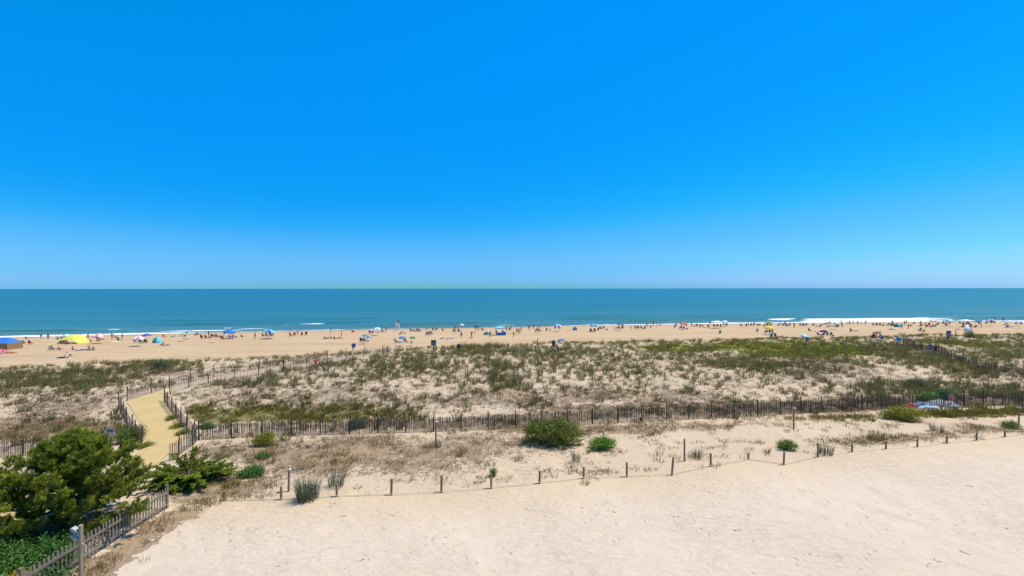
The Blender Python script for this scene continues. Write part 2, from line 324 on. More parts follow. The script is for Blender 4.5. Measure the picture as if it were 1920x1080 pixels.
def ground_mat():
    m, n, b = nodes('sand_ground'); L = n.links.new
    def A(name):
        x = n.nodes.new('ShaderNodeAttribute'); x.attribute_name = name; return x.outputs['Fac']
    def N(scale, detail=5, rough=.55, vec=None, dist=0):
        x = n.nodes.new('ShaderNodeTexNoise'); x.inputs['Scale'].default_value = scale; x.inputs['Detail'].default_value = detail; x.inputs['Roughness'].default_value = rough; x.inputs['Distortion'].default_value = dist
        L(vec if vec else tc.outputs['Object'], x.inputs['Vector']); return x.outputs['Fac']
    def MR(v, a, b_, c=0, d=1):
        x = n.nodes.new('ShaderNodeMapRange'); x.inputs[1].default_value = a; x.inputs[2].default_value = b_; x.inputs[3].default_value = c; x.inputs[4].default_value = d; L(v, x.inputs[0]); return x.outputs[0]
    def MIX(f, a, b_):
        x = n.nodes.new('ShaderNodeMix'); x.data_type = 'RGBA'
        for k, v in (('Factor', f), ('A', a), ('B', b_)):
            if isinstance(v, tuple): x.inputs[k].default_value = v+(1,)
            elif isinstance(v, float): x.inputs[k].default_value = v
            else: L(v, x.inputs[k])
        return x.outputs['Result']
    def M(op, a, b_=None):
        x = n.nodes.new('ShaderNodeMath'); x.operation = op
        for k, v in ((0, a), (1, b_)):
            if v is None: continue
            if isinstance(v, (int, float)): x.inputs[k].default_value = v
            else: L(v, x.inputs[k])
        return x.outputs[0]
    tc = n.nodes.new('ShaderNodeTexCoord')
    fine = N(14, 6, .65); mid = N(1.1, 5); big = N(.16, 4)
    sand = MIX(MR(big, .3, .7), (.60, .49, .37), (.64, .53, .41))
    sand = MIX(MR(mid, .35, .75, 0, .45), sand, (.53, .415, .29))
    sand = MIX(MR(N(.45, 6, .7, None, .8), .56, .68, 0, .45), sand, (.47, .36, .25))
    sand = MIX(MR(fine, .3, .7, 0, .3), sand, (.46, .355, .245))
    sand = MIX(M('MULTIPLY', A('gold'), .7), sand, (.57, .42, .255))
    sand = MIX(A('dune'), sand, MIX(MR(mid, .3, .7), (.50, .375, .245), (.57, .445, .31)))
    mpb = n.nodes.new('ShaderNodeMapping'); mpb.inputs['Scale'].default_value = (.05, .35, 1); mpb.inputs['Rotation'].default_value = (0, 0, -.19); L(tc.outputs['Object'], mpb.inputs['Vector'])
    strk = N(1, 4, .6, mpb.outputs[0])
    bc = MIX(MR(strk, .35, .65), (.455, .31, .17), (.535, .385, .235))
    sand = MIX(A('beach'), sand, bc)
    sand = MIX(A('wet'), sand, (.34, .225, .13))
    # dry thatch and roots lying on the sand, broken up by noise
    n1 = N(2.6, 8, .78, None, .4); n2 = N(.55, 5, .6)
    br = M('ADD', M('MULTIPLY', n1, .8), M('MULTIPLY', n2, .2))
    thr = M('SUBTRACT', .68, M('MULTIPLY', A('litter'), .27))
    lit = M('DIVIDE', M('SUBTRACT', br, thr), .07); lit = M('MINIMUM', M('MAXIMUM', lit, 0.0), .85)
    lc = MIX(MR(N(5, 4), .35, .65), (.19, .13, .072), (.28, .20, .12))
    lc = MIX(A('straw'), lc, (.31, .21, .115))
    out = MIX(lit, sand, lc)
    gn = M('MINIMUM', M('MAXIMUM', M('DIVIDE', M('SUBTRACT', M('ADD', M('MULTIPLY', n1, .9), A('green')), .95), .2), 0.0), .85)
    out = MIX(gn, out, MIX(MR(N(2.2, 4), .3, .7), (.13, .115, .03), (.19, .165, .05)))
    out = MIX(M('MULTIPLY', A('lime'), MR(n1, .35, .6, .25, 1.0)), out, MIX(mid, (.20, .21, .035), (.30, .28, .07)))
    out = MIX(M('MULTIPLY', A('shade_duff'), MR(n1, .3, .55, .55, 1.0)), out, MIX(fine, (.085, .055, .03), (.17, .115, .065)))
    L(out, b.inputs['Base Color']); b.inputs['Roughness'].default_value = .95; b.inputs['Specular IOR Level'].default_value = .1
    vo = n.nodes.new('ShaderNodeTexVoronoi'); vo.feature = 'SMOOTH_F1'; vo.inputs['Scale'].default_value = 1.7; vo.inputs['Smoothness'].default_value = .6; vo.inputs['Randomness'].default_value = 1
    L(tc.outputs['Object'], vo.inputs['Vector'])
    mp = n.nodes.new('ShaderNodeMapping'); mp.inputs['Scale'].default_value = (1.0, 2.2, 1); mp.inputs['Rotation'].default_value = (0, 0, .5); L(tc.outputs['Object'], mp.inputs['Vector'])
    rip = N(1.6, 5, .6, mp.outputs[0], .4)
    dim = M('MINIMUM', vo.outputs['Distance'], .24)
    trod = MR(N(.22, 4, .6), .40, .62, .12, 1.35)       # some stretches are trodden, others swept smooth by the wind
    dim = M('MULTIPLY', dim, trod); rip = M('MULTIPLY', rip, MR(N(.13, 3, .5), .35, .65, .35, 1.2))
    h = M('ADD', M('MULTIPLY', dim, .60), M('ADD', M('MULTIPLY', rip, .34), M('ADD', M('MULTIPLY', n1, .08), M('MULTIPLY', lit, .05))))
    bp = n.nodes.new('ShaderNodeBump'); bp.inputs['Strength'].default_value = 1.0; bp.inputs['Distance'].default_value = .5
    L(h, bp.inputs['Height']); L(bp.outputs[0], b.inputs['Normal'])
    return m
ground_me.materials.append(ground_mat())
ground = link('ground', ground_me); tag(ground, None, None, kind='structure')

# ------------------------------------------------------------------ sandy path
def path_mat():
    m, n, b = nodes('packed_path'); L = n.links.new
    tc = n.nodes.new('ShaderNodeTexCoord')
    a = n.nodes.new('ShaderNodeTexNoise'); a.inputs['Scale'].default_value = .5; a.inputs['Detail'].default_value = 6
    c = n.nodes.new('ShaderNodeTexNoise'); c.inputs['Scale'].default_value = 18; c.inputs['Detail'].default_value = 5
    for x in (a, c): L(tc.outputs['Object'], x.inputs['Vector'])
    mx = n.nodes.new('ShaderNodeMix'); mx.data_type = 'RGBA'; mx.inputs['A'].default_value = (.47, .335, .14, 1); mx.inputs['B'].default_value = (.53, .39, .185, 1)
    ad = n.nodes.new('ShaderNodeMath'); ad.operation = 'MULTIPLY_ADD'; ad.inputs[1].default_value = .5
    L(c.outputs[0], ad.inputs[0]); L(a.outputs[0], ad.inputs[2])
    mr = n.nodes.new('ShaderNodeMapRange'); mr.inputs[1].default_value = .5; mr.inputs[2].default_value = 1.0; L(ad.outputs[0], mr.inputs[0])
    L(mr.outputs[0], mx.inputs['Factor']); L(mx.outputs['Result'], b.inputs['Base Color'])
    bp = n.nodes.new('ShaderNodeBump'); bp.inputs['Strength'].default_value = .4; bp.inputs['Distance'].default_value = .1
    L(ad.outputs[0], bp.inputs['Height']); L(bp.outputs[0], b.inputs['Normal']); b.inputs['Roughness'].default_value = .95; b.inputs['Specular IOR Level'].default_value = .1
    return m
def smooth_line(P, k=7):
    out = []
    for i in range(len(P)-1):
        p0 = P[max(i-1, 0)]; p1 = P[i]; p2 = P[i+1]; p3 = P[min(i+2, len(P)-1)]
        for j in range(k):
            t = j/k
            out.append(.5*((2*p1)+(p2-p0)*t+(2*p0-5*p1+4*p2-p3)*t*t+(3*p1-p0-3*p2+p3)*t*t*t))
    out.append(P[-1]); return out
LA = smooth_line(_pl); RA = smooth_line(_pr); nc = 14
pv = []
for i, (a, b) in enumerate(zip(LA, RA)):
    ja = .18*(mnoise.noise((a.x*.9, a.y*.9, 3))); jb = .18*(mnoise.noise((b.x*.9, b.y*.9, 8)))
    dv = (b-a).normalized(); a = a+dv*ja; b = b+dv*jb
    for k in range(nc+1): pv.append(a.lerp(b, k/nc))
pv = np.array([tuple(p) for p in pv]); pv[:, 2] = terr(pv[:, 0], pv[:, 1])+.035
pi = [(i*(nc+1)+k, i*(nc+1)+k+1, (i+1)*(nc+1)+k+1, (i+1)*(nc+1)+k) for i in range(len(LA)-1) for k in range(nc)]
tag(link('path', tri_mesh('path', pv, np.array(pi)[:, ::-1], None, [path_mat()], True)), None, None, kind='structure')

# ------------------------------------------------------------------ sea
ds = np.concatenate([np.arange(-9, 90, .9), np.geomspace(91, 13200, 130)])
x0 = np.linspace(-420, 520, 560)
SX, SD = np.meshgrid(x0, ds)
wx = SX*(1+np.maximum(SD, 0)/170); wy = shoreY(SX)+SD
env = np.exp(-np.maximum(SD, 0)/55)
wz = np.zeros_like(SX)
crests = [(7, .16, 2.6, 11), (19, .42, 3.2, 23), (37, .38, 4.0, 31), (60, .26, 5.0, 47)]
for dc, amp, wid, sd_ in crests:
    dd = SD-(dc+9*(fbm(SX/55+sd_, SX*0+sd_, 3)-.5)); ins = np.clip((fbm(SX/26+sd_*3, SX*0+sd_, 3)-.36)*4.2, 0, 1.3)
    # steeper on the shore side
    wz += amp*ins*np.exp(-np.where(dd < 0, (dd/(wid*.55))**2, (dd/(wid*1.5))**2))
wz += .10*(fbm(SX/14+5, SD/5., 3)-.5)*sstep(4, 30, SD)*(1-sstep(200, 900, SD))
foam = np.zeros_like(SX)
nf = fbm(SX/9+2, SD/3., 4); ns = fbm(SX/30+8, SX*0+1, 3)
prof = np.interp(SX, [-420,-160,-112,-96,-60,-20,10,25,60,100,116,150,190,300,520], [.9,1,1,.5,.5,.35,.25,.6,.95,1,1,1,.8,.7,.7])
edge = -1.5+4*(ns-.5)
foam = np.maximum(foam, prof*np.exp(-((SD-edge-2.2)/(2.0+2.2*prof))**2)*(.55+.9*nf))
wash = np.interp(SX, [100, 114, 122, 145, 172, 195], [0, .3, 1, 1, .5, 0])
foam = np.maximum(foam, wash*sstep(1, 3, SD+4)*(1-sstep(18, 26+8*ns, SD+8*(nf-.5)))*(.5+1.0*nf))
def crest_foam(xa, xb, d, wd, s):
    global foam
    k = np.clip(1-np.abs((SX-(xa+xb)/2)/((xb-xa)/2)), 0, 1)**.5
    foam = np.maximum(foam, s*k*np.exp(-((SD-d-2*(nf-.5))/wd)**2)*(.7+.6*nf))
crest_foam(99, 112, 22, 4.5, 1.5)
crest_foam(-112, -84, 7.5, 2.0, .9); crest_foam(-90, -78, 12, 2.0, .7)
crest_foam(-72, -62, 31, 1.8, .75); crest_foam(-76, -73, 31, 1.6, .6); crest_foam(-66.5, -63, 31, 2.2, 1.0)
crest_foam(-124, -119, 18, 1.6, .8); crest_foam(-93, -89, 17, 1.8, .7); crest_foam(-8, 3, 8, 1.8, .6); crest_foam(22, 36, 6, 1.5, .5)
sv = np.stack([wx.ravel(), wy.ravel(), (SEA+wz).ravel()], 1)
n1_ = len(x0); ii = (np.arange(len(ds)-1)[:, None]*n1_+np.arange(n1_-1)[None]).ravel()
sea_me = tri_mesh('sea', sv, np.stack([ii, ii+1, ii+n1_+1, ii+n1_], 1), None, [], True)
fattr(sea_me, 'foam', foam); fattr(sea_me, 'off', np.maximum(SD, 0)); fattr(sea_me, 'wave', wz)
def sea_mat():
    m, n, b = nodes('sea_water'); L = n.links.new
    tc = n.nodes.new('ShaderNodeTexCoord')
    def A(nm):
        x = n.nodes.new('ShaderNodeAttribute'); x.attribute_name = nm; return x.outputs['Fac']
    def N(sx, sy_, detail, rough=.6):
        mp = n.nodes.new('ShaderNodeMapping'); mp.inputs['Rotation'].default_value = (0, 0, -.19); mp.inputs['Scale'].default_value = (sx, sy_, 1); L(tc.outputs['Object'], mp.inputs['Vector'])
        x = n.nodes.new('ShaderNodeTexNoise'); x.inputs['Scale'].default_value = 1; x.inputs['Detail'].default_value = detail; x.inputs['Roughness'].default_value = rough; L(mp.outputs[0], x.inputs['Vector']); return x.outputs['Fac']
    def MR(v, a, b_, c=0, d=1):
        x = n.nodes.new('ShaderNodeMapRange'); x.inputs[1].default_value = a; x.inputs[2].default_value = b_; x.inputs[3].default_value = c; x.inputs[4].default_value = d; L(v, x.inputs[0]); return x.outputs[0]
    def MIX(f, a, b_):
        x = n.nodes.new('ShaderNodeMix'); x.data_type = 'RGBA'
        for k, v in (('Factor', f), ('A', a), ('B', b_)):
            if isinstance(v, tuple): x.inputs[k].default_value = v+(1,)
            else: L(v, x.inputs[k])
        return x.outputs['Result']
    rp = n.nodes.new('ShaderNodeValToRGB'); cr = rp.color_ramp
    pts = [(0, (.11, .21, .16)), (.012, (.045, .175, .155)), (.06, (.014, .13, .125)), (.3, (.008, .112, .12)), (1, (.005, .10, .115))]
    cr.elements[0].position = 0; cr.elements[0].color = pts[0][1]+(1,); cr.elements[1].position = 1; cr.elements[1].color = pts[-1][1]+(1,)
    for p, c in pts[1:-1]:
        e = cr.elements.new(p); e.color = c+(1,)
    L(MR(A('off'), 0, 3000), rp.inputs[0])
    c = MIX(MR(N(.004, .03, 6), .36, .60, 0, .55), rp.outputs[0], (.005, .085, .105))
    c = MIX(MR(N(.012, .11, 6, .65), .47, .66, 0, .5), c, (.02, .085, .085))
    c = MIX(MR(A('wave'), .12, .42, 0, .75), c, (.03, .12, .07))
    fo = n.nodes.new('ShaderNodeMath'); fo.operation = 'MULTIPLY'; L(A('foam'), fo.inputs[0]); L(MR(N(.35, .9, 5, .7), .25, .6, .35, 1.35), fo.inputs[1])
    fm = MR(fo.outputs[0], .32, .62)
    L(MIX(fm, c, (.80, .82, .82)), b.inputs['Base Color'])
    L(MR(fm, 0, 1, .22, .9), b.inputs['Roughness']); b.inputs['IOR'].default_value = 1.33
    L(MR(fm, 0, 1, .28, .1), b.inputs['Specular IOR Level'])
    h = n.nodes.new('ShaderNodeMath'); h.operation = 'MULTIPLY_ADD'; L(N(.22, .6, 6, .62), h.inputs[0]); h.inputs[1].default_value = .75; L(N(.03, .10, 4), h.inputs[2])
    bp = n.nodes.new('ShaderNodeBump'); bp.inputs['Strength'].default_value = .9; bp.inputs['Distance'].default_value = 1.6; L(h.outputs[0], bp.inputs['Height']); L(bp.outputs[0], b.inputs['Normal'])
    return m
sea_me.materials.append(sea_mat()); tag(link('sea', sea_me), None, None, kind='structure')

# ------------------------------------------------------------------ fences
W_SLAT = wood('weathered_slat', (.125, .088, .062), .45); W_POST = wood('weathered_post', (.11, .078, .052), .35); W_PICK = wood('grey_picket', (.20, .165, .13), .3); W_BROWN = wood('brown_post', (.24, .165, .095), .3)
WIRE = mat('galvanised_wire', (.25, .24, .22), .5, metal=.6); ROPE_M = mat('pale_rope', (.55, .47, .33), .9)
def resample(pts, step):
    out = [pts[0].copy()]; acc = 0
    for a, b in zip(pts[:-1], pts[1:]):
        L = math.hypot(b.x-a.x, b.y-a.y); pos = step-acc
        while pos <= L:
            out.append(a.lerp(b, pos/L)); pos += step
        acc = L-(pos-step)
    return out
def fix_z(p): return Vector((p.x, p.y, gz(p.x, p.y)))
_slat = [MB().box((0, 0, .60), (.045, .012, 1.2)).mesh('slat', W_SLAT) for _ in range(1)]+[MB().box((0, 0, .57), (.04, .012, 1.14)).mesh('slat', W_SLAT), MB().box((0, 0, .62), (.05, .012, 1.24)).mesh('slat', W_SLAT)]
W_PALE = wood('sunbleached_slat', (.22, .165, .115), .35)
_thin = [MB().box((0, 0, .52), (.03, .012, 1.04)).mesh('slat', W_PALE), MB().box((0, 0, .5), (.028, .012, 1.0)).mesh('slat', W_PALE)]
_fpost = [MB().tube([(0, 0, -.3), (.01, 0, .7), (.02, .01, h)], [.05, .048, .045], 8).mesh('post', W_POST) for h in (1.42, 1.5, 1.58)]
def slat_fence(pix, label, post_px=None, post_step=2.35, slat_step=.095, singles=300, group=None, near_first=True, thin=1.0):
    base = [at(*p) for p in pix]; base = smooth_line(base, 6)
    root = thing('slat_fence', label, 'fence', base[0], 0, group); o0 = base[0]
    posts = resample(base, post_step) if post_px is None else [at(*p) for p in post_px]
    for p in posts:
        p = fix_z(p); q = link('post', random.choice(_fpost), root, p-o0); q.rotation_euler = (random.gauss(0, .03), random.gauss(0, .04), random.random()*6)
    sl = [fix_z(p) for p in resample(base, slat_step)]
    item = []
    for i, p in enumerate(sl):
        a = sl[max(i-1, 0)]; b = sl[min(i+1, len(sl)-1)]; ang = math.atan2(b.y-a.y, b.x-a.x)
        nrm = Vector((-math.sin(ang), math.cos(ang), 0)) * -.055
        item.append((p+nrm+Vector((0, 0, random.gauss(0, .015)-.02)), (random.gauss(0, .02), random.gauss(0, .03), ang), random.choice(_slat)))
    if thin != 1: item = [(p, r, _thin[k % 2]) for k, (p, r, me) in enumerate(item)]
    order = sorted(range(len(item)), key=lambda i: item[i][0].y) if near_first else range(len(item))
    keep = set(list(order)[:singles])
    V_ = []; F_ = []
    for i, (p, r, me) in enumerate(item):
        if i in keep:
            q = link('slat', me, root, p-o0); q.rotation_euler = r
        else:
            mt = Matrix.Translation(p-o0) @ Matrix.Rotation(r[2], 4, 'Z') @ Matrix.Rotation(r[1], 4, 'Y') @ Matrix.Rotation(r[0], 4, 'X')
            o = len(V_); V_ += [tuple(mt @ v.co) for v in me.vertices]; F_ += [tuple(k+o for k in pl.vertices) for pl in me.polygons]
    if V_:
        m = bpy.data.meshes.new('slats'); m.from_pydata(V_, [], F_); m.materials.append(W_SLAT); m.update()
        link('slats', m, root)['kind'] = 'stuff'
    for hgt in (.25, .62, 1.0):
        MB().tube([p-o0+Vector((0, 0, hgt)) for p in sl[::6]+[sl[-1]]], .006, 4).build('wire', WIRE, root)
    return root
slat_fence([(372,825),(450,820),(537,817),(594,815),(650,814),(703,812),(757,811),(860,807),(960,803),(1085,797),(1170,793),(1255,789),(1290,787),(1370,783),(1440,780),(1540,774),(1640,768),(1740,765),(1850,762),(1990,757)],
    'long brown wooden slat fence running along the foot of the dune', post_step=2.3)
slat_fence([(308,752),(316,764),(327,779),(341,797),(356,814),(370,826),(352,842),(330,858),(318,866)], 'weathered slat fence curving along the right edge of the yellow path', post_step=2.4, slat_step=.14)
slat_fence([(223,764),(233,786),(248,812),(266,835)], 'short weathered slat fence hugging the left edge of the yellow path', post_step=2.4, slat_step=.14)
slat_fence([(-60,860),(0,857),(28,855),(70,851),(112,846)], 'grey slat fence half hidden behind the dark pine tree', post_step=3.2)
slat_fence([(238,751),(283,737),(307,729),(330,722),(375,712),(417,704),(457,697),(500,690),(557,684),(616,676),(644,671),(690,665),(732,661)],
    'thin slat fence on the seaward side of the sandy corridor across the dune', post_step=3.1, slat_step=.15, singles=0, thin=.6)
slat_fence([(319,738),(327,735),(348,729),(367,721),(412,716),(454,709),(494,701),(528,697),(561,692),(622,682),(667,673),(690,669),(748,663)],
    'thin slat fence on the landward side of the sandy corridor across the dune', post_step=3.1, slat_step=.16, singles=0, thin=.6)
slat_fence([(1693,646),(1712,653),(1735,660),(1762,668),(1792,679),(1830,692),(1880,704),(1990,718)], 'dense brown slat fence beside the far walkway with two beachgoers', post_step=3.2, slat_step=.12, singles=0)

# post-and-rope fence along the open sand
rf = thing('rope_fence', 'low post and rope fence along the edge of the bare sand', 'fence', ROPEW[1], 0)
hts = {0: .5}
tops = []
HP = [0, .52, .74, .72, .95, .98, .9, .76, .72, .94, 1.15, .86, .45, .9, .96, .78, .8, .78, .76, .82, .7, .7]
for i, p in enumerate(ROPEW[1:], 1):
    h = HP[i]; lean = (.10 if i == 10 else .05 if i == 13 else random.gauss(0, .025))
    p = fix_z(p); top = p+Vector((lean*h, 0, h))
    MB().tube([p-ROPEW[1]-Vector((0, 0, .25)), (p+top)/2-ROPEW[1], top-ROPEW[1]], [.068, .066, .064], 10).build('post', W_BROWN, rf)
    tops.append((p, top))
rp = []
prev = (fix_z(ROPEW[0]), fix_z(ROPEW[0])+Vector((0, 0, .75)))
for i, (p, t) in enumerate(tops):
    hi = .82 if i in (0, 14, 15, 16, 17, 18, 19, 20) else .10
    a = prev[0].lerp(prev[1], .82 if (i == 0 or hi > .5) else .10); b = p.lerp(t, hi if hi > .5 else .10)
    for k in range(10):
        s_ = k/10; q = a.lerp(b, s_); q.z -= (.20 if hi > .5 else .02)*4*s_*(1-s_)
        q.z = max(q.z, gz(q.x, q.y)+.02); rp.append(q-ROPEW[1]+Vector((0, -.07, 0)))
    prev = (p, t)
MB().tube(rp, .018, 5).build('rope', ROPE_M, rf)

# grey picket fence, lower left: runs straight away from the building
pk = thing('picket_fence', 'grey wooden picket fence with square posts under the pine tree', 'fence', (-18.9, 18.0, 0), 0)
py_ = [15.9, 18.45, 21.0, 23.6, 26.25]; PX = -18.9
def pz(y): return gz(PX, y)
for y in py_:
    b = MB().box((0, y-18, pz(y)+.5), (.13, .13, 1.5)); o = b.build('post', W_BROWN if y < 26 else W_PICK, pk)
    MB().box((0, y-18, pz(y)+1.27), (.15, .15, .04)).build('post_cap', W_PICK, pk)
for a, b in zip(py_[:-1], py_[1:]):
    for hgt, sx in ((.25, .09), (.88, .11)):
        p0 = Vector((.075, a-18+.07, pz(a)+hgt)); p1 = Vector((.075, b-18-.07, pz(b)+hgt)); d = p1-p0
        MB().box((p0+p1)/2, (.05, d.length, sx), Matrix.Rotation(math.atan2(d.z, d.y), 3, 'X')).build('rail', W_PICK, pk)
    n_ = 13
    for k in range(n_):
        y = a+.14+(b-a-.28)*(k+.0)/(n_-1)
        w_, h_ = .085, 1.12+random.gauss(0, .012); z0 = pz(y)+.06
        m = MB(); m.add([(-.011, -w_/2, 0), (.011, -w_/2, 0), (.011, w_/2, 0), (-.011, w_/2, 0), (-.011, -w_/2, h_-.05), (.011, -w_/2, h_-.05), (.011, w_/2, h_-.05), (-.011, w_/2, h_-.05), (-.011, 0, h_), (.011, 0, h_)],
             [(0, 3, 2, 1), (0, 1, 5, 4), (1, 2, 6, 9, 5), (2, 3, 7, 6), (3, 0, 4, 8, 7), (4, 5, 9, 8), (6, 7, 8, 9)])
        o = m.build('picket', W_PICK, pk); o.location = (.038, y-18, z0); o.rotation_euler = (random.gauss(0, .012), 0, 0)

# lone taller posts in the scrub (with pale tops) and the floodlight pole
PALE = mat('pale_cap', (.62, .60, .56), .6)
for (px, pyb, h, cap, lab) in [(541, 921, 1.25, 1, 'tall post with a pale cap box behind the rope fence near blue-green grass'), (817, 838, 1.85, 1, 'tall thin post with a pale cap standing before the slat fence'),
        (1283, 865, 1.55, 0, 'tall plain brown post behind the leaning rope fence post'), (1488, 806, 1.75, 1, 'tall dark post with small pale cap before the slat fence, right of bare sand'), (1910, 797, 1.45, 1, 'stout post with a pale tilted cap by yellow weeds')]:
    p = fix_z(at(px, pyb)); t = thing('wooden_post', lab, 'post', p)
    MB().tube([(0, 0, -.25), (0, 0, h*.6), (.01, 0, h)], [.065, .06, .055], 10).build('shaft', W_BROWN, t)
    if cap: MB().box((.03, 0, h+.05), (.22, .2, .09), Matrix.Rotation(.15, 3, 'Y')).build('cap', PALE, t); MB().box((.0, 0, h+.13), (.07, .07, .10)).build('finial', W_POST, t)
p = Vector((-17.75, 19.75, gz(-17.75, 19.75))); t = thing('floodlight_pole', 'wooden pole carrying two pale blue floodlight heads beside the picket fence', 'lamp', p)
MB().tube([(0, 0, -.4), (0, 0, 1.2), (0, 0, 2.3)], [.085, .08, .078], 12).build('pole', wood('pole_wood', (.27, .205, .14), .25), t)
HEAD = mat('pale_blue_glass', (.38, .42, .42), .5, .05, spec=.3); HGREY = mat('grey_housing', (.25, .26, .27), .5)
for z, r in ((2.1, .5), (1.8, .75)):
    rt = Matrix.Rotation(r, 3, 'Y')
    hd = MB().box((-.22, 0, z), (.3, .24, .10), rt).build('floodlight_head', HGREY, t)
    MB().box(Vector((-.22, 0, z))+rt @ Vector((0, 0, .055)), (.26, .2, .015), rt).build('lens', HEAD, hd)
    MB().tube([(0, 0, z-.12), (-.14, 0, z-.02)], .02, 6).build('bracket', HGREY, t)
MB().tube([(-.03, 0, 1.62), (.1, -.02, 1.55), (.2, -.03, 1.5)], .012, 5).build('cable', PALE, t)

# signs
def sign(px, pyb, h, wdt, hgt, colr, lab, post=.05, back=None):
    p = fix_z(at(px, pyb)); t = thing('sign', lab, 'sign', p, random.gauss(0, .06))
    MB().box((0, 0, h/2-.15), (post*2, post*2, h+.3)).build('post', W_POST, t)
    b = MB().box((0, -post-.012, h-hgt/2), (wdt, .02, hgt)).build('panel', mat('sign_'+lab[:9], colr, .5), t)
    MB().box((0, -post-.024, h-hgt*.28), (wdt*.8, .004, hgt*.3)).build('header', mat('sign_head_'+lab[:9], back or (.06, .10, .13), .5), b)
    return t
sign(813, 662, 2.15, .85, 1.0, (.30, .29, .22), 'grey-green beach notice board on a post at the dune crossing', .06, (.08, .085, .075))
sign(1778, 645, 2.4, .95, 1.05, (.33, .25, .26), 'purple-grey notice board on a post at the far walkway', .06, (.16, .11, .12))
sign(207, 838, 1.45, .6, .62, (.34, .33, .36), 'small grey sign back among weeds left of the yellow path', .04)

# ------------------------------------------------------------------ plants
def blades(nb, h, spread, wd, lean, rs, colA, colB):
    """a tuft: nb bent blades, 3 triangles each"""
    V_ = np.zeros((nb, 5, 3)); C_ = np.zeros((nb, 5, 3))
    a = rs.random(nb)*2*np.pi; r = spread*np.sqrt(rs.random(nb)); hh = h*(.55+.5*rs.random(nb)); ln = lean*(.3+rs.random(nb))
    da = a+rs.normal(0, .6, nb); dx = np.cos(da); dy = np.sin(da); w_ = wd*(.7+.6*rs.random(nb))
    bx = r*np.cos(a); by = r*np.sin(a); ta = rs.random(nb)*np.pi; wx_ = np.cos(ta)*w_/2; wy_ = np.sin(ta)*w_/2
    mx = bx+dx*ln*hh*.35; my = by+dy*ln*hh*.35; tx = bx+dx*ln*hh*1.1; ty = by+dy*ln*hh*1.1
    V_[:, 0] = np.stack([bx-wx_, by-wy_, 0*bx-.04], 1); V_[:, 1] = np.stack([bx+wx_, by+wy_, 0*bx-.04], 1)
    V_[:, 2] = np.stack([mx-wx_*.8, my-wy_*.8, hh*.6], 1); V_[:, 3] = np.stack([mx+wx_*.8, my+wy_*.8, hh*.6], 1); V_[:, 4] = np.stack([tx, ty, hh], 1)
    c = np.array(colA)[None]+(np.array(colB)-np.array(colA))[None]*rs.random((nb, 1)); c = c*(.75+.5*rs.random((nb, 1)))
    C_[:] = c[:, None]
    o = (np.arange(nb)*5)[:, None, None]; T = np.array([[0, 1, 2], [1, 3, 2], [2, 3, 4]])[None]+o
    return V_.reshape(-1, 3), T.reshape(-1, 3), C_.reshape(-1, 3)
KINDS = {  # blades, height, spread, width, lean, colour a, colour b
 'G': (40, .74, .27, .027, .55, (.118, .116, .032), (.25, .225, .08)),
 'B': (16, .30, .26, .026, 1.1, (.13, .09, .048), (.27, .20, .11)),
 'Y': (22, .32, .30, .036, .8, (.15, .14, .013), (.31, .24, .032)),
 'S': (16, .26, .28, .022, 1.1, (.22, .15, .07), (.36, .27, .14)),
 'D': (30, .50, .28, .038, .8, (.105, .106, .024), (.225, .19, .055)),
}
VAR = {k: [blades(v[0], v[1], v[2], v[3], v[4], np.random.default_rng(100+i*7+ord(k)), v[5], v[6]) for i in range(6)] for k, v in KINDS.items()}
def scatter_tufts(X, Y, kinds, S):
    Z = terr(X, Y); Vs = []; Fs = []; Cs = []; off = 0
    for k in KINDS:
        for vi in range(6):
            sel = np.where((kinds == k) & ((np.arange(len(X)) % 6) == vi))[0]
            if len(sel) == 0: continue
            v, f, c = VAR[k][vi]; a = rng.random(len(sel))*6.283; ca, sa = np.cos(a)[:, None], np.sin(a)[:, None]; s = S[sel][:, None]
            sz = s*(.8+.4*rng.random((len(sel), 1)))
            vx = (v[None, :, 0]*ca-v[None, :, 1]*sa)*s+X[sel][:, None]; vy = (v[None, :, 0]*sa+v[None, :, 1]*ca)*s+Y[sel][:, None]; vz = v[None, :, 2]*sz+Z[sel][:, None]
            Vs.append(np.stack([vx, vy, vz], 2).reshape(-1, 3)); tint = np.where((Y[sel] > 66)[:, None], np.array([[1.35, 1.55, 1.2]] if k == 'Y' else [[1.15, 1.15, 1.05]]), np.ones((1, 3)))[:, None]   # fresher growth near the sea
            Cs.append((c[None]*tint*(.75+.5*rng.random((len(sel), 1, 1)))).reshape(-1, 3))
            Fs.append((f[None]+(np.arange(len(sel))*len(v))[:, None, None]).reshape(-1, 3)+off); off += len(sel)*len(v)
    return np.concatenate(Vs), np.concatenate(Fs), np.concatenate(Cs)

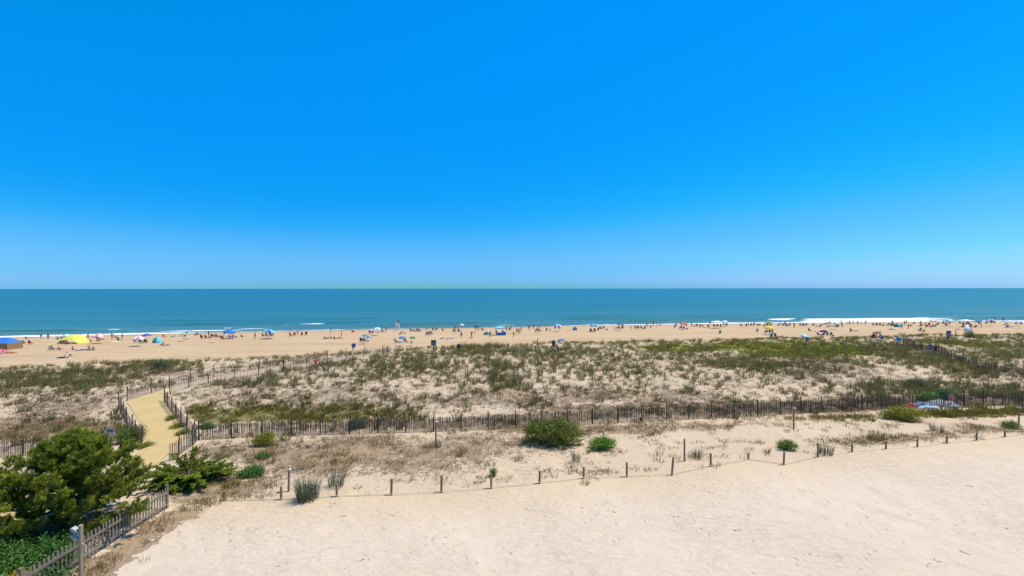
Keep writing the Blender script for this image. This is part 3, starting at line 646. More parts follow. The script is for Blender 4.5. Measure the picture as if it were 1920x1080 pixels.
# candidate spots over the dune and the scrub
def spots():
    XS = []; YS = []; KS = []; SS = []
    # distance bands so that near ground gets its share
    for y0, y1, n_ in ((16, 22, 5000), (22, 34, 9000), (34, 46, 16000), (46, 62, 26000), (62, 86, 34000), (86, 118, 26000)):
        yy = y0+(y1-y0)*rng.random(n_); xx = (rng.random(n_)*2.36-1.18)*yy
        zz = terr(xx, yy); dune, scrub, pw = zones(xx, yy, zz); cv = cover(xx, yy, zz)
        cl = fbm(xx/2.2, yy/2.2, 3); cl2 = fbm(xx/7+50, yy/7, 3)
        px, py = project(xx, yy, zz)
        topness = sstep(760, 690, py)
        base = np.zeros((5, n_))
        clump = np.clip((cl-.36)*4, 0, 1)*np.clip((cl2-.30)*3, .2, 1.2)
        base[0] = dune*clump*(.16+.34*topness)
        base[1] = dune*(.22+clump*.55)*(1-.3*topness)+scrub*.16*np.clip((cl-.4)*5, 0, 1)
        base[3] = scrub*.10*np.clip((cl-.35)*5, 0, 1)*(1-.8*sstep(0, 14, xx-2))+dune*.05
        base[4] = dune*clump*.10
        g0 = cv[0].copy(); cv[0] = g0*.55; cv[1] += g0*.28; cv[4] += g0*.22; cv[4] += cv[2]*.15
        d = (base+cv*np.array([.55, .5, .75, .85, .55])[:, None]*(.35+1.1*np.clip((cl-.35)*4, 0, 1)))*(1-np.clip(pw*1.6, 0, 1))
        past = (yy > crestY(xx)+3)
        d[:, past] = 0
        # thin fringe of grass along the seaward edge
        fr_ = np.exp(-((yy-crestY(xx)-.5)/1.2)**2)*(.25+.6*np.clip((cl2-.4)*4, 0, 1)); d[4] += fr_*.7; d[2] += fr_*.5*sstep(5, 40, xx)
        area = (y1-y0)*2.36*(y0+y1)/2/n_
        tot = d.sum(0); pk_ = rng.random(n_) < tot*area*4.2
        cum = np.cumsum(d, 0)/np.maximum(tot, 1e-9); r_ = rng.random(n_); ki = (r_[None] > cum).sum(0).clip(0, 4)
        XS.append(xx[pk_]); YS.append(yy[pk_]); KS.append(np.array(list('GBYSD'))[ki][pk_]); SS.append((.6+.7*rng.random(n_)**1.5)[pk_])
    X_, Y_, K_, S_ = np.concatenate(XS), np.concatenate(YS), np.concatenate(KS), np.concatenate(SS)
    g = (K_ == 'G') | (K_ == 'D'); dense = cover(X_, Y_, terr(X_, Y_)); dense = dense[0]+dense[4]+dense[2]
    cell = np.where(dense > .9, .62, .95)                      # clumps keep their distance where the grass is open
    key = np.floor(X_/cell).astype(np.int64)*100003+np.floor(Y_/(cell*1.35)).astype(np.int64)+np.where(dense > .9, 50000000, 0)
    ok = np.ones(len(X_), bool); idx = np.where(g)[0]; _, first = np.unique(key[idx], return_index=True); ok[idx] = False; ok[idx[first]] = True
    S_ = np.where(g, S_*1.12, S_)
    return X_[ok], Y_[ok], K_[ok], S_[ok]
TX, TY, TK, TS = spots()
# the largest grass tufts stand as single plants, the rest is one sward
isG = np.where(TK == 'G')[0]; big = isG[np.argsort(-(TS[isG]/TY[isG]))[:240]]
tuft_me = []
for i, (v, f, c) in enumerate(VAR['G']): tuft_me.append(tri_mesh('grass_tuft', v, f, c, [LEAF]))
for i in big:
    o = link('grass_tuft', tuft_me[i % 6], None, (TX[i], TY[i], gz(TX[i], TY[i])), random.random()*6.28); s = float(TS[i]); o.scale = (s, s, s*random.uniform(.85, 1.2))
    x_, y_ = float(TX[i]), float(TY[i]); tt = (y_-fenceY(x_))/(crestY(x_)-fenceY(x_)); sz_ = 'large' if s > 1.15 else 'medium' if s > 1.0 else 'small'
    pl_ = ('in scrub before the slat fence' if tt < 0 else 'close behind the slat fence' if tt < .2 else 'on the lower dune slope' if tt < .45 else 'on the upper dune slope' if tt < .8 else 'on the dune crest')
    sd2 = 'left of the corridor fences' if x_ < -30 else 'between path and round bush' if x_ < 4 else 'beyond the round bush' if x_ < 26 else 'towards the far walkway'
    tag(o, f'{sz_} beach grass tuft {pl_} {sd2}', 'grass tuft', 'beach grass tufts on the dune')
rest = np.ones(len(TX), bool); rest[big] = False
V_, F_, C_ = scatter_tufts(TX[rest], TY[rest], TK[rest], TS[rest])
tag(link('dune_grass', tri_mesh('dune_grass', V_, F_, C_, [LEAF])), 'mixed green, brown and straw-coloured grass and weeds covering the dune', 'grass', None, 'stuff')
print('tufts', len(TX), 'tris', len(F_))

# named tufts of the foreground
def tuft(px, pyb, s, kind, lab, sx=1.0, nb=60, cA=None, cB=None):
    p = fix_z(at(px, pyb)); k = KINDS[kind]
    v, f, c = blades(nb, k[1], k[2]*sx, k[3]*.6, k[4]*.8, np.random.default_rng(int(px)), cA or k[5], cB or k[6])
    o = link('grass_tuft', tri_mesh('grass_tuft', v, f, c, [LEAF]), None, p); o.scale = (s, s, s)
    return tag(o, lab, 'grass tuft')
BG = ((.08, .12, .065), (.18, .21, .13))
tuft(577, 936, 1.85, 'G', 'tall bushy blue-green grass tuft spilling over the rope fence line', 1.1, 260, *BG)
tuft(630, 912, 1.5, 'G', 'upright blue-green grass tuft behind a rope fence post', 1.1, 100, *BG)
tuft(1080, 866, 1.15, 'G', 'narrow dark green grass tuft on pale sand below the bright green bush', .9, 70, *BG)
tuft(1103, 850, .6, 'D', 'tiny dark tuft just below the bright green bush', .9, 40)
tuft(1305, 860, 1.1, 'G', 'grey-brown spiky tuft right of the tall plain post', 1.1, 80, (.07, .075, .035), (.15, .13, .07))
tuft(1359, 838, .75, 'B', 'small dry tuft on the bare sand above the rope fence', 1, 40)
tuft(1437, 850, .9, 'D', 'low grey-green tuft left of the small green bush', 1, 50)
tuft(1548, 853, 1.35, 'G', 'dark purplish-topped grass tuft beside a rope fence post', 1.2, 110, (.055, .06, .04), (.13, .11, .08))
tuft(1511, 850, .75, 'B', 'small wiry tuft between two rope fence posts', 1, 40)
tuft(1645, 826, 1.35, 'D', 'broad grey-brown tuft behind the rope fence on dry straw', 1.6, 120)
tuft(1677, 823, .8, 'D', 'low olive tuft behind the rope fence on dry straw', 1.2, 60)
tuft(1756, 811, 1.2, 'G', 'round dark green tuft on a white sand patch', 1.5, 120, (.05, .075, .035), (.10, .12, .06))
tuft(1738, 810, .7, 'B', 'small dry tuft left of the round dark green tuft', 1, 40)
tuft(1476, 812, .6, 'B', 'tiny brown tuft below the tall dark post', 1, 40); tuft(1602, 790, .9, 'D', 'loose olive tuft on sand below the slat fence', 1.2, 60)
tuft(864, 855, .9, 'D', 'small grey-green tuft alone on brown scrub', 1, 50); tuft(937, 850, .6, 'D', 'tiny grey-green tuft at the edge of the pale sand', 1, 40)
tuft(624, 868, .9, 'D', 'thin green tuft on the straw-brown scrub', .8, 40); tuft(820, 840, 1.1, 'G', 'green tuft at the foot of the tall thin post', .8, 60, *BG); tuft(971, 866, .8, 'D', 'wiry grey tuft on the pale sand flat', 1, 40)
tuft(1096, 908, .7, 'D', 'flat green tuft in front of the rope fence', 1.6, 60); tuft(1215, 884, .6, 'D', 'wispy tuft between two rope fence posts on pale sand', 1.4, 40)
tuft(400, 940, 1.9, 'S', 'bleached straw-coloured grass clump in front of the spreading juniper', 1.6, 170, (.22, .19, .06), (.36, .29, .12)); tuft(365, 950, 1.5, 'S', 'bleached straw-coloured grass clump beside the picket fence end post', 1.6, 130, (.22, .18, .06), (.36, .28, .12)); tuft(432, 912, 1.3, 'Y', 'olive-gold grass clump right of the spreading juniper', 1.2, 110); tuft(450, 934, 1.2, 'S', 'small bleached grass clump by the first rope fence post', 1.4, 90, (.24, .20, .07), (.36, .29, .12))

# shrubs: stems plus leaves spread through a lumpy volume
BARK = wood('bark', (.10, .075, .055), .35)
def leaves(P, N, size, cA, cB, rs, asp=.55):
    n_ = len(P); t = rs.normal(size=(n_, 3)); t -= (t*N).sum(1)[:, None]*N; t /= np.linalg.norm(t, axis=1)[:, None]+1e-9; b = np.cross(N, t)
    s = (size*(.6+.8*rs.random(n_)))[:, None]
    V_ = np.stack([P-t*s*.5, P+b*s*asp*.5+N*s*.06, P+t*s*.5, P-b*s*asp*.5+N*s*.06], 1).reshape(-1, 3)
    F_ = np.arange(n_*4).reshape(-1, 4)
    c = np.array(cA)[None]+(np.array(cB)-np.array(cA))[None]*rs.random((n_, 1)); c = c*(.8+.4*rs.random((n_, 1)))
    return V_, F_, np.repeat(c, 4, 0)
def shrub(name, px, pyb, rx, ry, h, n_, size, cA, cB, lab, lumps=9, loc=None, flat=False):
    rs = np.random.default_rng(int(px*3+pyb)); p = fix_z(at(px, pyb)) if loc is None else Vector(loc)
    t = thing(name, lab, 'bush', p)
    # clumps of sprigs: each lump is a ball of leaf clusters so that gaps and dark hollows stay between them
    L = []
    for i in range(lumps):
        a = i*2.4+rs.normal(0, .3); q = math.sqrt((i+.5)/lumps)*.78
        zc = h*(.14+.5*(1-q)*rs.uniform(.6, 1.1)); L.append((rx*q*math.cos(a), ry*q*math.sin(a), zc, rs.uniform(.28, .46)))
    P = []; N = []
    per = n_//(lumps*26)
    for (cx, cy_, cz, r) in L:
        for j in range(26):
            d = rs.normal(size=3); d /= np.linalg.norm(d); d[2] = abs(d[2]) if rs.random() < .6 else d[2]
            c0 = np.array([cx, cy_, cz])+d*np.array([rx, ry, h])*r*rs.uniform(.65, 1.12)
            c0[2] = max(c0[2], .05)
            dd = rs.normal(size=(per, 3))*np.array([size, size, size])*1.25; P.append(c0+dd)
            nn = d[None]*.9+rs.normal(size=(per, 3))*.6; N.append(nn/np.linalg.norm(nn, axis=1)[:, None])
    P = np.concatenate(P); N = np.concatenate(N); P[:, 2] = np.maximum(P[:, 2], .02)
    V_, F_, C_ = leaves(P, N, size, tuple(x*1.6 for x in cA), tuple(x*2.1 for x in cB), rs)
    link('foliage', tri_mesh('foliage', V_, F_, C_, [LEAF]), t)
    m = MB()
    for (cx, cy_, cz, r) in L: m.tube([(cx*.1, cy_*.1, -.1), (cx*.5, cy_*.5, cz*.6), (cx, cy_, cz)], [.04, .028, .012], 6)
    m.build('stems', BARK, t); return t
shrub('round_bush', 1038, 829, 2.65, 1.7, 2.1, 14000, .11, (.035, .055, .008), (.125, .135, .018), 'large round dark green bush growing against the slat fence', 16)
shrub('leafy_bush', 1128, 842, 1.1, .9, .95, 4600, .09, (.04, .10, .010), (.10, .19, .02), 'low bright green bush beside the large round bush', 9)
shrub('leafy_bush', 497, 834, .85, .7, 1.0, 3600, .09, (.07, .095, .010), (.18, .17, .02), 'small yellow-green bush in brown scrub by the slat fence', 8)
shrub('leafy_bush', 474, 892, .85, .6, .55, 3200, .10, (.03, .075, .015), (.075, .14, .03), 'low dark green leafy plant right of the spreading juniper', 8)
shrub('leafy_bush', 492, 859, .6, .4, .3, 1500, .08, (.035, .08, .012), (.10, .15, .03), 'flat green plant below the small yellow-green bush', 6)
shrub('round_bush', 1690, 787, 2.0, 1.1, 1.25, 6400, .10, (.075, .095, .010), (.20, .185, .02), 'yellow-green spreading bush before the slat fence near coloured tarps', 12)
shrub('leafy_bush', 1475, 843, .75, .6, .75, 2800, .08, (.05, .085, .012), (.12, .155, .025), 'small rounded green bush behind the rope fence', 7)
shrub('leafy_bush', 1893, 803, .8, .6, .6, 2600, .08, (.06, .095, .015), (.13, .15, .03), 'small green bush behind the rope fence among dry stalks', 7)
shrub('leafy_bush', 1772, 748, 1.3, .9, 1.3, 3000, .12, (.04, .085, .03), (.085, .13, .05), 'round blue-green bush on the dune beyond the slat fence', 8)
shrub('leafy_bush', 1740, 752, 1.1, .8, .9, 2600, .11, (.05, .11, .02), (.10, .17, .03), 'bright green bush on the dune behind the coloured tarps', 7)
shrub('leafy_bush', 1716, 728, 1.3, .9, 1.2, 2600, .12, (.05, .08, .03), (.10, .12, .05), 'grey-green bush high on the dune above the bright green bush', 7)
shrub('leafy_bush', 245, 826, .8, 1.3, 1.3, 4200, .10, (.035, .065, .015), (.10, .13, .03), 'dark green weedy bush leaning on the fence left of the yellow path', 9)
shrub('leafy_bush', 303, 690, 1.5, 1.0, 1.2, 2200, .14, (.045, .06, .025), (.09, .10, .04), 'dark green bush at the end of the grass band near the corridor', 8)
shrub('leafy_bush', 1816, 634, 1.1, .8, 1.5, 1400, .16, (.05, .07, .02), (.11, .12, .04), 'lone olive bush at the dune edge beside the purple-grey notice board', 6)
shrub('leafy_bush', 923, 894, .26, .22, .55, 900, .07, (.03, .075, .012), (.09, .15, .025), 'small leafy green plant perched behind a rope fence post', 4)
shrub('leafy_bush', 20, 1075, 2.5, 1.6, 1.15, 9000, .13, (.02, .06, .012), (.065, .13, .022), 'dense dark green leafy shrub behind the picket fence', 14, loc=(-20.9, 20.2, gz(-20.9, 20.2)))
shrub('flowering_bush', 45, 1075, .55, .5, .85, 2200, .07, (.30, .17, .01), (.50, .30, .02), 'orange-yellow flowering bush by the picket fence', 6, loc=(-19.75, 19.1, gz(-19.75, 19.1)))
shrub('leafy_bush', 200, 858, .6, .5, .45, 1500, .07, (.28, .15, .04), (.42, .24, .07), 'rusty orange weed patch beside the path mouth', 6)
shrub('leafy_bush', 385, 803, .7, .5, .5, 1800, .09, (.04, .08, .012), (.09, .14, .025), 'small green bush behind the slat fence corner at the path', 6)
shrub('leafy_bush', 667, 803, .7, .5, .95, 1800, .09, (.03, .055, .025), (.07, .09, .04), 'dark blue-green bush showing through the slat fence', 6)

for (px, py, rx, lab) in [(322,786,.45,'low green weeds at the path edge halfway down the curving fence'),(334,801,.5,'low green weeds at the path edge near the fence corner'),(343,814,.4,'low green weeds at the very corner of the path'),(272,838,.45,'yellowish weeds at the left mouth of the path')]:
    shrub('path_weed', px, py, rx, rx*1.6, .35, 1400, .07, (.06, .085, .012), (.13, .14, .02), lab, 5)
for k, (x_, y_, rx, h_, lab) in enumerate([(-23.6, 22.6, 1.2, .6, 'low dark leafy growth under the pine crown by the trunk'), (-21.0, 22.9, .9, .55, 'low dark leafy growth between the pine trunk and the picket fence'), (-20.3, 24.6, .7, .4, 'low weeds behind the picket fence under the pine edge')]):
    shrub('ground_shrub', 50+k*40, 1000+k, rx, rx*.8, h_, 2600, .10, (.03, .06, .012), (.075, .11, .02), lab, 7, loc=(x_, y_, gz(x_, y_)))
# ---- pine tree
def pine(loc, H, RAD):
    rs = np.random.default_rng(5); t = thing('pine_tree', 'dark green spreading pine tree beside the picket fence', 'tree', loc)
    m = MB(); trunk = [(0, 0, -.3), (.05, 0, .5), (-.12, .1, 1.3), (.12, .05, 2.2), (.35, 0, 3.2), (.5, .05, H-.5)]
    m.tube(trunk, [.2, .17, .145, .11, .07, .025], 10); m.build('trunk', BARK, t, True)
    tr = [Vector(p) for p in trunk]
    def tpos(z):
        for a, b in zip(tr[:-1], tr[1:]):
            if a.z <= z <= b.z: return a.lerp(b, (z-a.z)/(b.z-a.z))
        return tr[-1].copy()
    tips = []; lm = MB()
    nb = 54
    for i in range(nb):
        f = i/(nb-1); z = .55+(H-1.2)*f**.9; az = i*2.4+rs.normal(0, .25)
        ln = RAD*(1-f)**1.0*(.72+.42*rs.random())+.2
        if f < .25 and math.sin(az) < -.3: ln *= .75
        p0 = tpos(z); d = Vector((math.cos(az), math.sin(az), 0)); up = .10+.22*f+rs.normal(0, .05)
        pts = [p0]; K = 6
        for k in range(1, K+1):
            s = k/K; pts.append(p0+d*ln*s+Vector((rs.normal(0, .06), rs.normal(0, .06), ln*(up*s+.15*s*s-.12*math.sin(s*3.1))+rs.normal(0, .05))))
        lm.tube(pts, [.055*(1-f*.6)*(1-.85*k/K)+.006 for k in range(K+1)], 6)
        # side twigs with shoots
        for k in range(2, K+1):
            nt_ = 4 if k < K else 7
            for j in range(nt_):
                side = rs.choice([-1, 1]); q = pts[k-1].lerp(pts[k], rs.random()); a2 = az+side*rs.uniform(.35, 1.25); l2 = rs.uniform(.25, .75)*(.5+.6*ln/RAD)
                e = q+Vector((math.cos(a2)*l2, math.sin(a2)*l2, l2*rs.uniform(.12, .6))); lm.tube([q, (q+e)/2+Vector((0, 0, .03)), e], [.014, .010, .005], 4)
                for w_ in range(9):
                    s = .78+.26*rs.random(); b = q.lerp(e, s); tips.append((np.array(b)+rs.normal(0, .085, 3), np.array([math.cos(a2)*.55+rs.normal(0, .35), math.sin(a2)*.55+rs.normal(0, .35), .85+.3*rs.random()])))
    for k in range(60):
        z = H-1.25+rs.random()*1.2; b = tpos(min(z, H-.5)); tips.append((np.array([b.x+rs.normal(0, .10+.22*(H-z)), b.y+rs.normal(0, .10+.22*(H-z)), z]), np.array([rs.normal(0, .25), rs.normal(0, .25), 1])))
    lm.build('limbs', BARK, t, True)
    P = np.array([a for a, _ in tips]); D = np.array([b for _, b in tips]); D /= np.linalg.norm(D, axis=1)[:, None]
    n_ = len(P); nn = 30
    ax = np.repeat(D, nn, 0); base = np.repeat(P, nn, 0)+ax*(rs.random((n_*nn, 1))*.20-.02)
    rd = rs.normal(size=(n_*nn, 3)); rd -= (rd*ax).sum(1)[:, None]*ax; rd /= np.linalg.norm(rd, axis=1)[:, None]
    an = rs.uniform(.35, 1.05, (n_*nn, 1)); d = ax*np.cos(an)+rd*np.sin(an); l = rs.uniform(.10, .19, (n_*nn, 1)); sd_ = np.cross(d, rs.normal(size=(n_*nn, 3))); sd_ /= np.linalg.norm(sd_, axis=1)[:, None]
    V_ = np.stack([base-sd_*.013, base+sd_*.013, base+d*l], 1).reshape(-1, 3)
    tone = np.repeat(np.clip(np.repeat(rs.random(n_//9+1), 9)[:n_]*.75+.25*rs.random(n_), 0, 1), nn)[:, None]; cc = np.array([.06, .10, .012])+(np.array([.50, .52, .055])-np.array([.06, .10, .012]))*np.clip(tone**1.6*.75+.25*rs.random((n_*nn, 1)), 0, 1)
    link('needles', tri_mesh('needles', V_, np.arange(len(V_)).reshape(-1, 3), np.repeat(cc, 3, 0), [NEEDLE]), t)
    print('pine', n_, 'shoots')
    return t
pine(Vector((-22.4, 23.9, gz(-22.4, 23.9))), 5.0, 3.95)

# ---- spreading juniper with flat drooping sprays
def juniper(loc):
    rs = np.random.default_rng(9); t = thing('juniper_shrub', 'spreading bright green juniper with flat drooping sprays beside the path', 'bush', loc)
    P = []; N = []; lm = MB(); tone = []
    for i in range(120):
        az = rs.uniform(0, 6.283); elev = rs.uniform(.02, .62); ln = (1.3+1.5*rs.random())*(1.08 if abs(math.cos(az)) > .5 else .72)*(1-.3*elev)
        if i < 7: az = 1.75+rs.normal(0, .3); elev = rs.uniform(.55, .95); ln = rs.uniform(1.4, 2.2)
        d = Vector((math.cos(az), math.sin(az), 0)); K = 8; pts = []
        for k in range(K+1):
            s = k/K; pts.append(Vector((0, 0, .2))+d*ln*s*math.cos(elev*.8)+Vector((rs.normal(0, .03), rs.normal(0, .03), ln*(math.sin(elev)*s*1.1-.14*s*s)+.04*math.sin(s*6+i))))
        lm.tube(pts, [.035*(1-.85*k/K)+.004 for k in range(K+1)], 5)
        tn = rs.random()
        for q_ in range(26):            # side sprays of uneven length, each a soft plume of scale leaves
            s = rs.uniform(.25, 1); b0 = np.array(pts[min(int(s*K), K-1)].lerp(pts[min(int(s*K)+1, K)], s*K-int(s*K)))
            a2 = az+rs.normal(0, .65); l2 = rs.uniform(.18, .5)*(1.15-.5*s); dz_ = rs.normal(.05, .22)
            dv = np.array([math.cos(a2), math.sin(a2), dz_]); n3 = 24
            u_ = rs.random((n3, 1)); pp = b0+dv*l2*u_+rs.normal(0, .045, (n3, 3))*np.array([1, 1, .6])*(1.1-u_*.7); P += list(pp)
            N += list(np.array([d.x*.3, d.y*.3, .7])+rs.normal(0, .5, (n3, 3))); tone += [np.clip(tn*.6+.4*rs.random(), 0, 1)]*n3
    P = np.array(P); N = np.array(N); N /= np.linalg.norm(N, axis=1)[:, None]; P[:, 2] = np.maximum(P[:, 2], .03)
    V_, F_, C_ = leaves(P, N, .095, (.10, .16, .010), (.27, .31, .022), rs, .5)
    C_ = C_*np.repeat(.65+.7*np.array(tone), 4)[:, None]
    link('foliage', tri_mesh('foliage', V_, F_, C_, [LEAF]), t); lm.build('limbs', BARK, t, True); return t
jp = fix_z(at(352, 903)); juniper(jp)

# ------------------------------------------------------------------ people
SKIN = [mat('skin_fair', (.50, .30, .21), .6), mat('skin_tan', (.36, .20, .125), .6), mat('skin_brown', (.19, .10, .06), .6)]
HAIR = [mat('hair_dark', (.03, .022, .016), .6), mat('hair_brown', (.10, .06, .03), .6), mat('hair_blond', (.38, .27, .12), .6)]
CLO = {n_: mat('cloth_'+n_.replace(' ', '_'), c) for n_, c in {'black': (.02, .02, .022), 'navy': (.02, .035, .10), 'red': (.55, .03, .03), 'white': (.72, .72, .70), 'blue': (.03, .16, .48), 'teal': (.02, .30, .33),
    'pink': (.65, .22, .30), 'purple': (.16, .06, .22), 'green': (.05, .22, .07), 'grey': (.22, .22, .23), 'orange': (.65, .22, .04), 'yellow': (.70, .52, .06), 'maroon': (.20, .02, .03), 'brown': (.16, .09, .05), 'aqua': (.18, .52, .55)}.items()}
def J(**k): return {a: Vector(b) for a, b in k.items()}
def body(pel, chest, neck, head, arms, legs):
    """joints of a figure; arms = [(shoulder, elbow, wrist, hand)]*2, legs = [(hip, knee, ankle, toe)]*2"""
    return dict(pel=Vector(pel), chest=Vector(chest), neck=Vector(neck), head=Vector(head), arms=[[Vector(p) for p in a] for a in arms], legs=[[Vector(p) for p in l] for l in legs])
def mir(l): return [tuple((-p[0],)+tuple(p[1:])) for p in l]
A_DOWN = [(.19, 0, 1.42), (.25, .03, 1.14), (.24, -.06, .90), (.23, -.09, .81)]
L_STR = [(.10, 0, .90), (.11, -.02, .49), (.11, .03, .08), (.12, -.13, .035)]
L_FWD = [(.10, -.02, .90), (.11, -.24, .52), (.11, -.28, .09), (.12, -.44, .06)]; L_BCK = [(.10, .02, .90), (.11, .10, .49), (.11, .38, .15), (.12, .26, .045)]
POSE = {
 'stand': body((0, 0, .95), (0, 0, 1.33), (0, .01, 1.49), (0, -.02, 1.63), [A_DOWN, mir(A_DOWN)], [L_STR, mir(L_STR)]),
 'hip':   body((0, 0, .95), (.01, 0, 1.33), (.01, .01, 1.49), (.02, -.02, 1.63), [[(.19, 0, 1.42), (.42, .06, 1.22), (.22, -.02, 1.02), (.16, -.05, .98)], mir(A_DOWN)], [L_STR, [(-.10, 0, .90), (-.16, -.06, .49), (-.19, 0, .08), (-.22, -.15, .035)]]),
 'walk':  body((0, 0, .95), (0, -.04, 1.33), (0, -.05, 1.49), (0, -.09, 1.63), [[(.19, -.03, 1.42), (.25, .14, 1.17), (.24, .12, .92), (.23, .10, .83)], [(-.19, -.05, 1.42), (-.25, -.14, 1.15), (-.22, -.36, 1.03), (-.21, -.44, 1.04)]], [L_FWD, mir(L_BCK)]),
 'carry': body((0, 0, .95), (0, -.06, 1.33), (0, -.09, 1.49), (0, -.13, 1.62), [[(.19, -.05, 1.42), (.30, .08, 1.18), (.30, -.04, .94), (.30, -.08, .86)], [(-.19, -.05, 1.42), (-.30, -.05, 1.17), (-.20, -.28, 1.12), (-.12, -.33, 1.12)]], [mir(L_FWD)[0:] and L_FWD, mir(L_BCK)]),
 'bend':  body((0, .10, .93), (0, -.22, 1.16), (0, -.38, 1.20), (0, -.52, 1.22), [[(.19, -.32, 1.14), (.22, -.38, .84), (.20, -.46, .60), (.19, -.49, .52)], [(-.19, -.32, 1.14), (-.22, -.38, .84), (-.20, -.46, .60), (-.19, -.49, .52)]], [L_STR, mir(L_STR)]),
 'chair': body((0, .05, .38), (0, .26, .74), (0, .32, .90), (0, .30, 1.04), [[(.19, .26, .82), (.29, .12, .58), (.28, -.14, .52), (.27, -.22, .51)], [(-.19, .26, .82), (-.29, .12, .58), (-.28, -.14, .52), (-.27, -.22, .51)]], [[(.10, .03, .36), (.13, -.42, .46), (.13, -.66, .08), (.14, -.80, .06)], [(-.10, .03, .36), (-.14, -.45, .42), (-.15, -.80, .10), (-.16, -.90, .15)]]),
 'ground': body((0, .05, .12), (0, .16, .50), (0, .17, .66), (0, .12, .80), [[(.19, .15, .58), (.26, .0, .36), (.20, -.24, .42), (.14, -.30, .44)], [(-.19, .15, .58), (-.27, .32, .33), (-.30, .42, .08), (-.30, .48, .04)]], [[(.10, 0, .12), (.14, -.36, .46), (.14, -.56, .08), (.15, -.70, .05)], [(-.10, 0, .12), (-.18, -.42, .30), (-.14, -.78, .08), (-.15, -.88, .12)]]),
 'lie':   body((0, 0, .12), (0, .40, .15), (0, .57, .15), (0, .71, .17), [[(.19, .48, .14), (.34, .30, .09), (.36, .05, .07), (.36, -.03, .06)], [(-.19, .48, .14), (-.36, .62, .10), (-.20, .80, .12), (-.14, .84, .12)]], [[(.10, -.05, .11), (.13, -.46, .14), (.14, -.88, .08), (.14, -.94, .18)], [(-.10, -.05, .11), (-.15, -.42, .34), (-.17, -.68, .08), (-.18, -.82, .05)]]),
}
def person_mesh(name, ps):
    vs = []; rad = []; ed = []; seg = []      # seg: (a, b, tag)
    def v(p, r): vs.append(p); rad.append(r); return len(vs)-1
    def e(a, b, t): ed.append((a, b)); seg.append((vs[a], vs[b], t))
    pel = v(ps['pel'], (.155, .115)); wa = v(ps['pel'].lerp(ps['chest'], .45), (.135, .10)); ch = v(ps['chest'], (.165, .115)); nk = v(ps['neck'], (.062, .062))
    hd = ps['head']; ax = (hd-ps['neck']).normalized()
    h1 = v(hd-ax*.035, (.078, .085)); h2 = v(hd+ax*.05, (.088, .098)); h3 = v(hd+ax*.115, (.052, .06))
    e(pel, wa, 'waist'); e(wa, ch, 'torso'); e(ch, nk, 'neck'); e(nk, h1, 'face'); e(h1, h2, 'head'); e(h2, h3, 'hair')
    for A in ps['arms']:
        a0 = v(A[0], (.062,)*2); a1 = v(A[1], (.043,)*2); a2 = v(A[2], (.030,)*2); a3 = v(A[3], (.036, .02))
        e(ch, a0, 'shoulder'); e(a0, a1, 'upperarm'); e(a1, a2, 'arm'); e(a2, a3, 'hand')
    for L in ps['legs']:
        l0 = v(L[0], (.098,)*2); lm_ = v(L[0].lerp(L[1], .5), (.08,)*2); l1 = v(L[1], (.058,)*2); lc = v(L[1].lerp(L[2], .35), (.056,)*2); l2 = v(L[2], (.037,)*2); l3 = v(L[3], (.034, .028))
        e(pel, l0, 'hipseg'); e(l0, lm_, 'thigh'); e(lm_, l1, 'leg'); e(l1, lc, 'leg'); e(lc, l2, 'leg'); e(l2, l3, 'foot')
    me = bpy.data.meshes.new(name); me.from_pydata([tuple(p) for p in vs], ed, []); o = bpy.data.objects.new(name, me); col.objects.link(o)
    o.modifiers.new('s', 'SKIN'); sk = me.skin_vertices[0].data
    for i, r in enumerate(rad): sk[i].radius = r; sk[i].use_root = (i == 0)
    sb = o.modifiers.new('d', 'SUBSURF'); sb.levels = 1; sb.render_levels = 1
    dg = bpy.context.evaluated_depsgraph_get(); ev = o.evaluated_get(dg); m2 = bpy.data.meshes.new_from_object(ev)
    bpy.data.objects.remove(o)
    V_ = [x.co.copy() for x in m2.vertices]; F_ = [tuple(p.vertices) for p in m2.polygons]; M_ = []
    idx = {'waist': 1, 'torso': 1, 'neck': 0, 'face': 0, 'head': 3, 'hair': 3, 'shoulder': 1, 'upperarm': 4, 'arm': 0, 'hand': 0, 'hipseg': 2, 'thigh': 2, 'leg': 0, 'foot': 0}
    up = (ps['head']-ps['neck']).normalized(); fw = Vector((0, -1, 0)); fw = (fw-up*fw.dot(up)); fw = fw.normalized() if fw.length > .1 else Vector((0, 0, 1))
    for p in m2.polygons:
        c = p.center; best = None
        for a, b, t in seg:
            ab = b-a; k = max(0, min(1, (c-a).dot(ab)/max(ab.length_squared, 1e-6))); d = (c-(a+ab*k)).length
            if best is None or d < best[0]: best = (d, t, k)
        t = best[1]
        if t == 'waist' and best[2] < .35: t = 'hipseg'
        if t == 'head' and (c-ps['head']).dot(fw) > .035 and (c-ps['head']).dot(up) < .075: t = 'face'
        if t == 'face' and (c-ps['head']).dot(fw) < -.03: t = 'hair'
        M_.append(idx[t])
    mb = MB(); mb.v = [tuple(x) for x in V_]; mb.f = F_; mb.m = M_
    for A in ps['arms']:               # fingers and thumb
        d = (A[3]-A[2]).normalized(); sd_ = d.cross(Vector((1, 0, 0)) if abs(d.x) < .8 else Vector((0, 1, 0))).normalized(); cu = d.cross(sd_)
        for k, ln in enumerate((.065, .078, .072, .055)):
            q = A[3]+sd_*(.018*(k-1.5)); mb.tube([q, q+d*ln*.55, q+d*ln*.9+cu*.022], [.010, .009, .006], 4, 0)
        q = A[2].lerp(A[3], .5)+sd_*.024; mb.tube([q, q+sd_*.028+d*.025, q+sd_*.032+d*.055], [.011, .010, .007], 4, 0)
    fc = ps['head']-up*.005+fw*.085; rt = fw.cross(up)
    mb.tube([fc+up*.03, fc+up*.002+fw*.022, fc-up*.008+fw*.004], [.007, .013, .008], 5, 0)               # nose
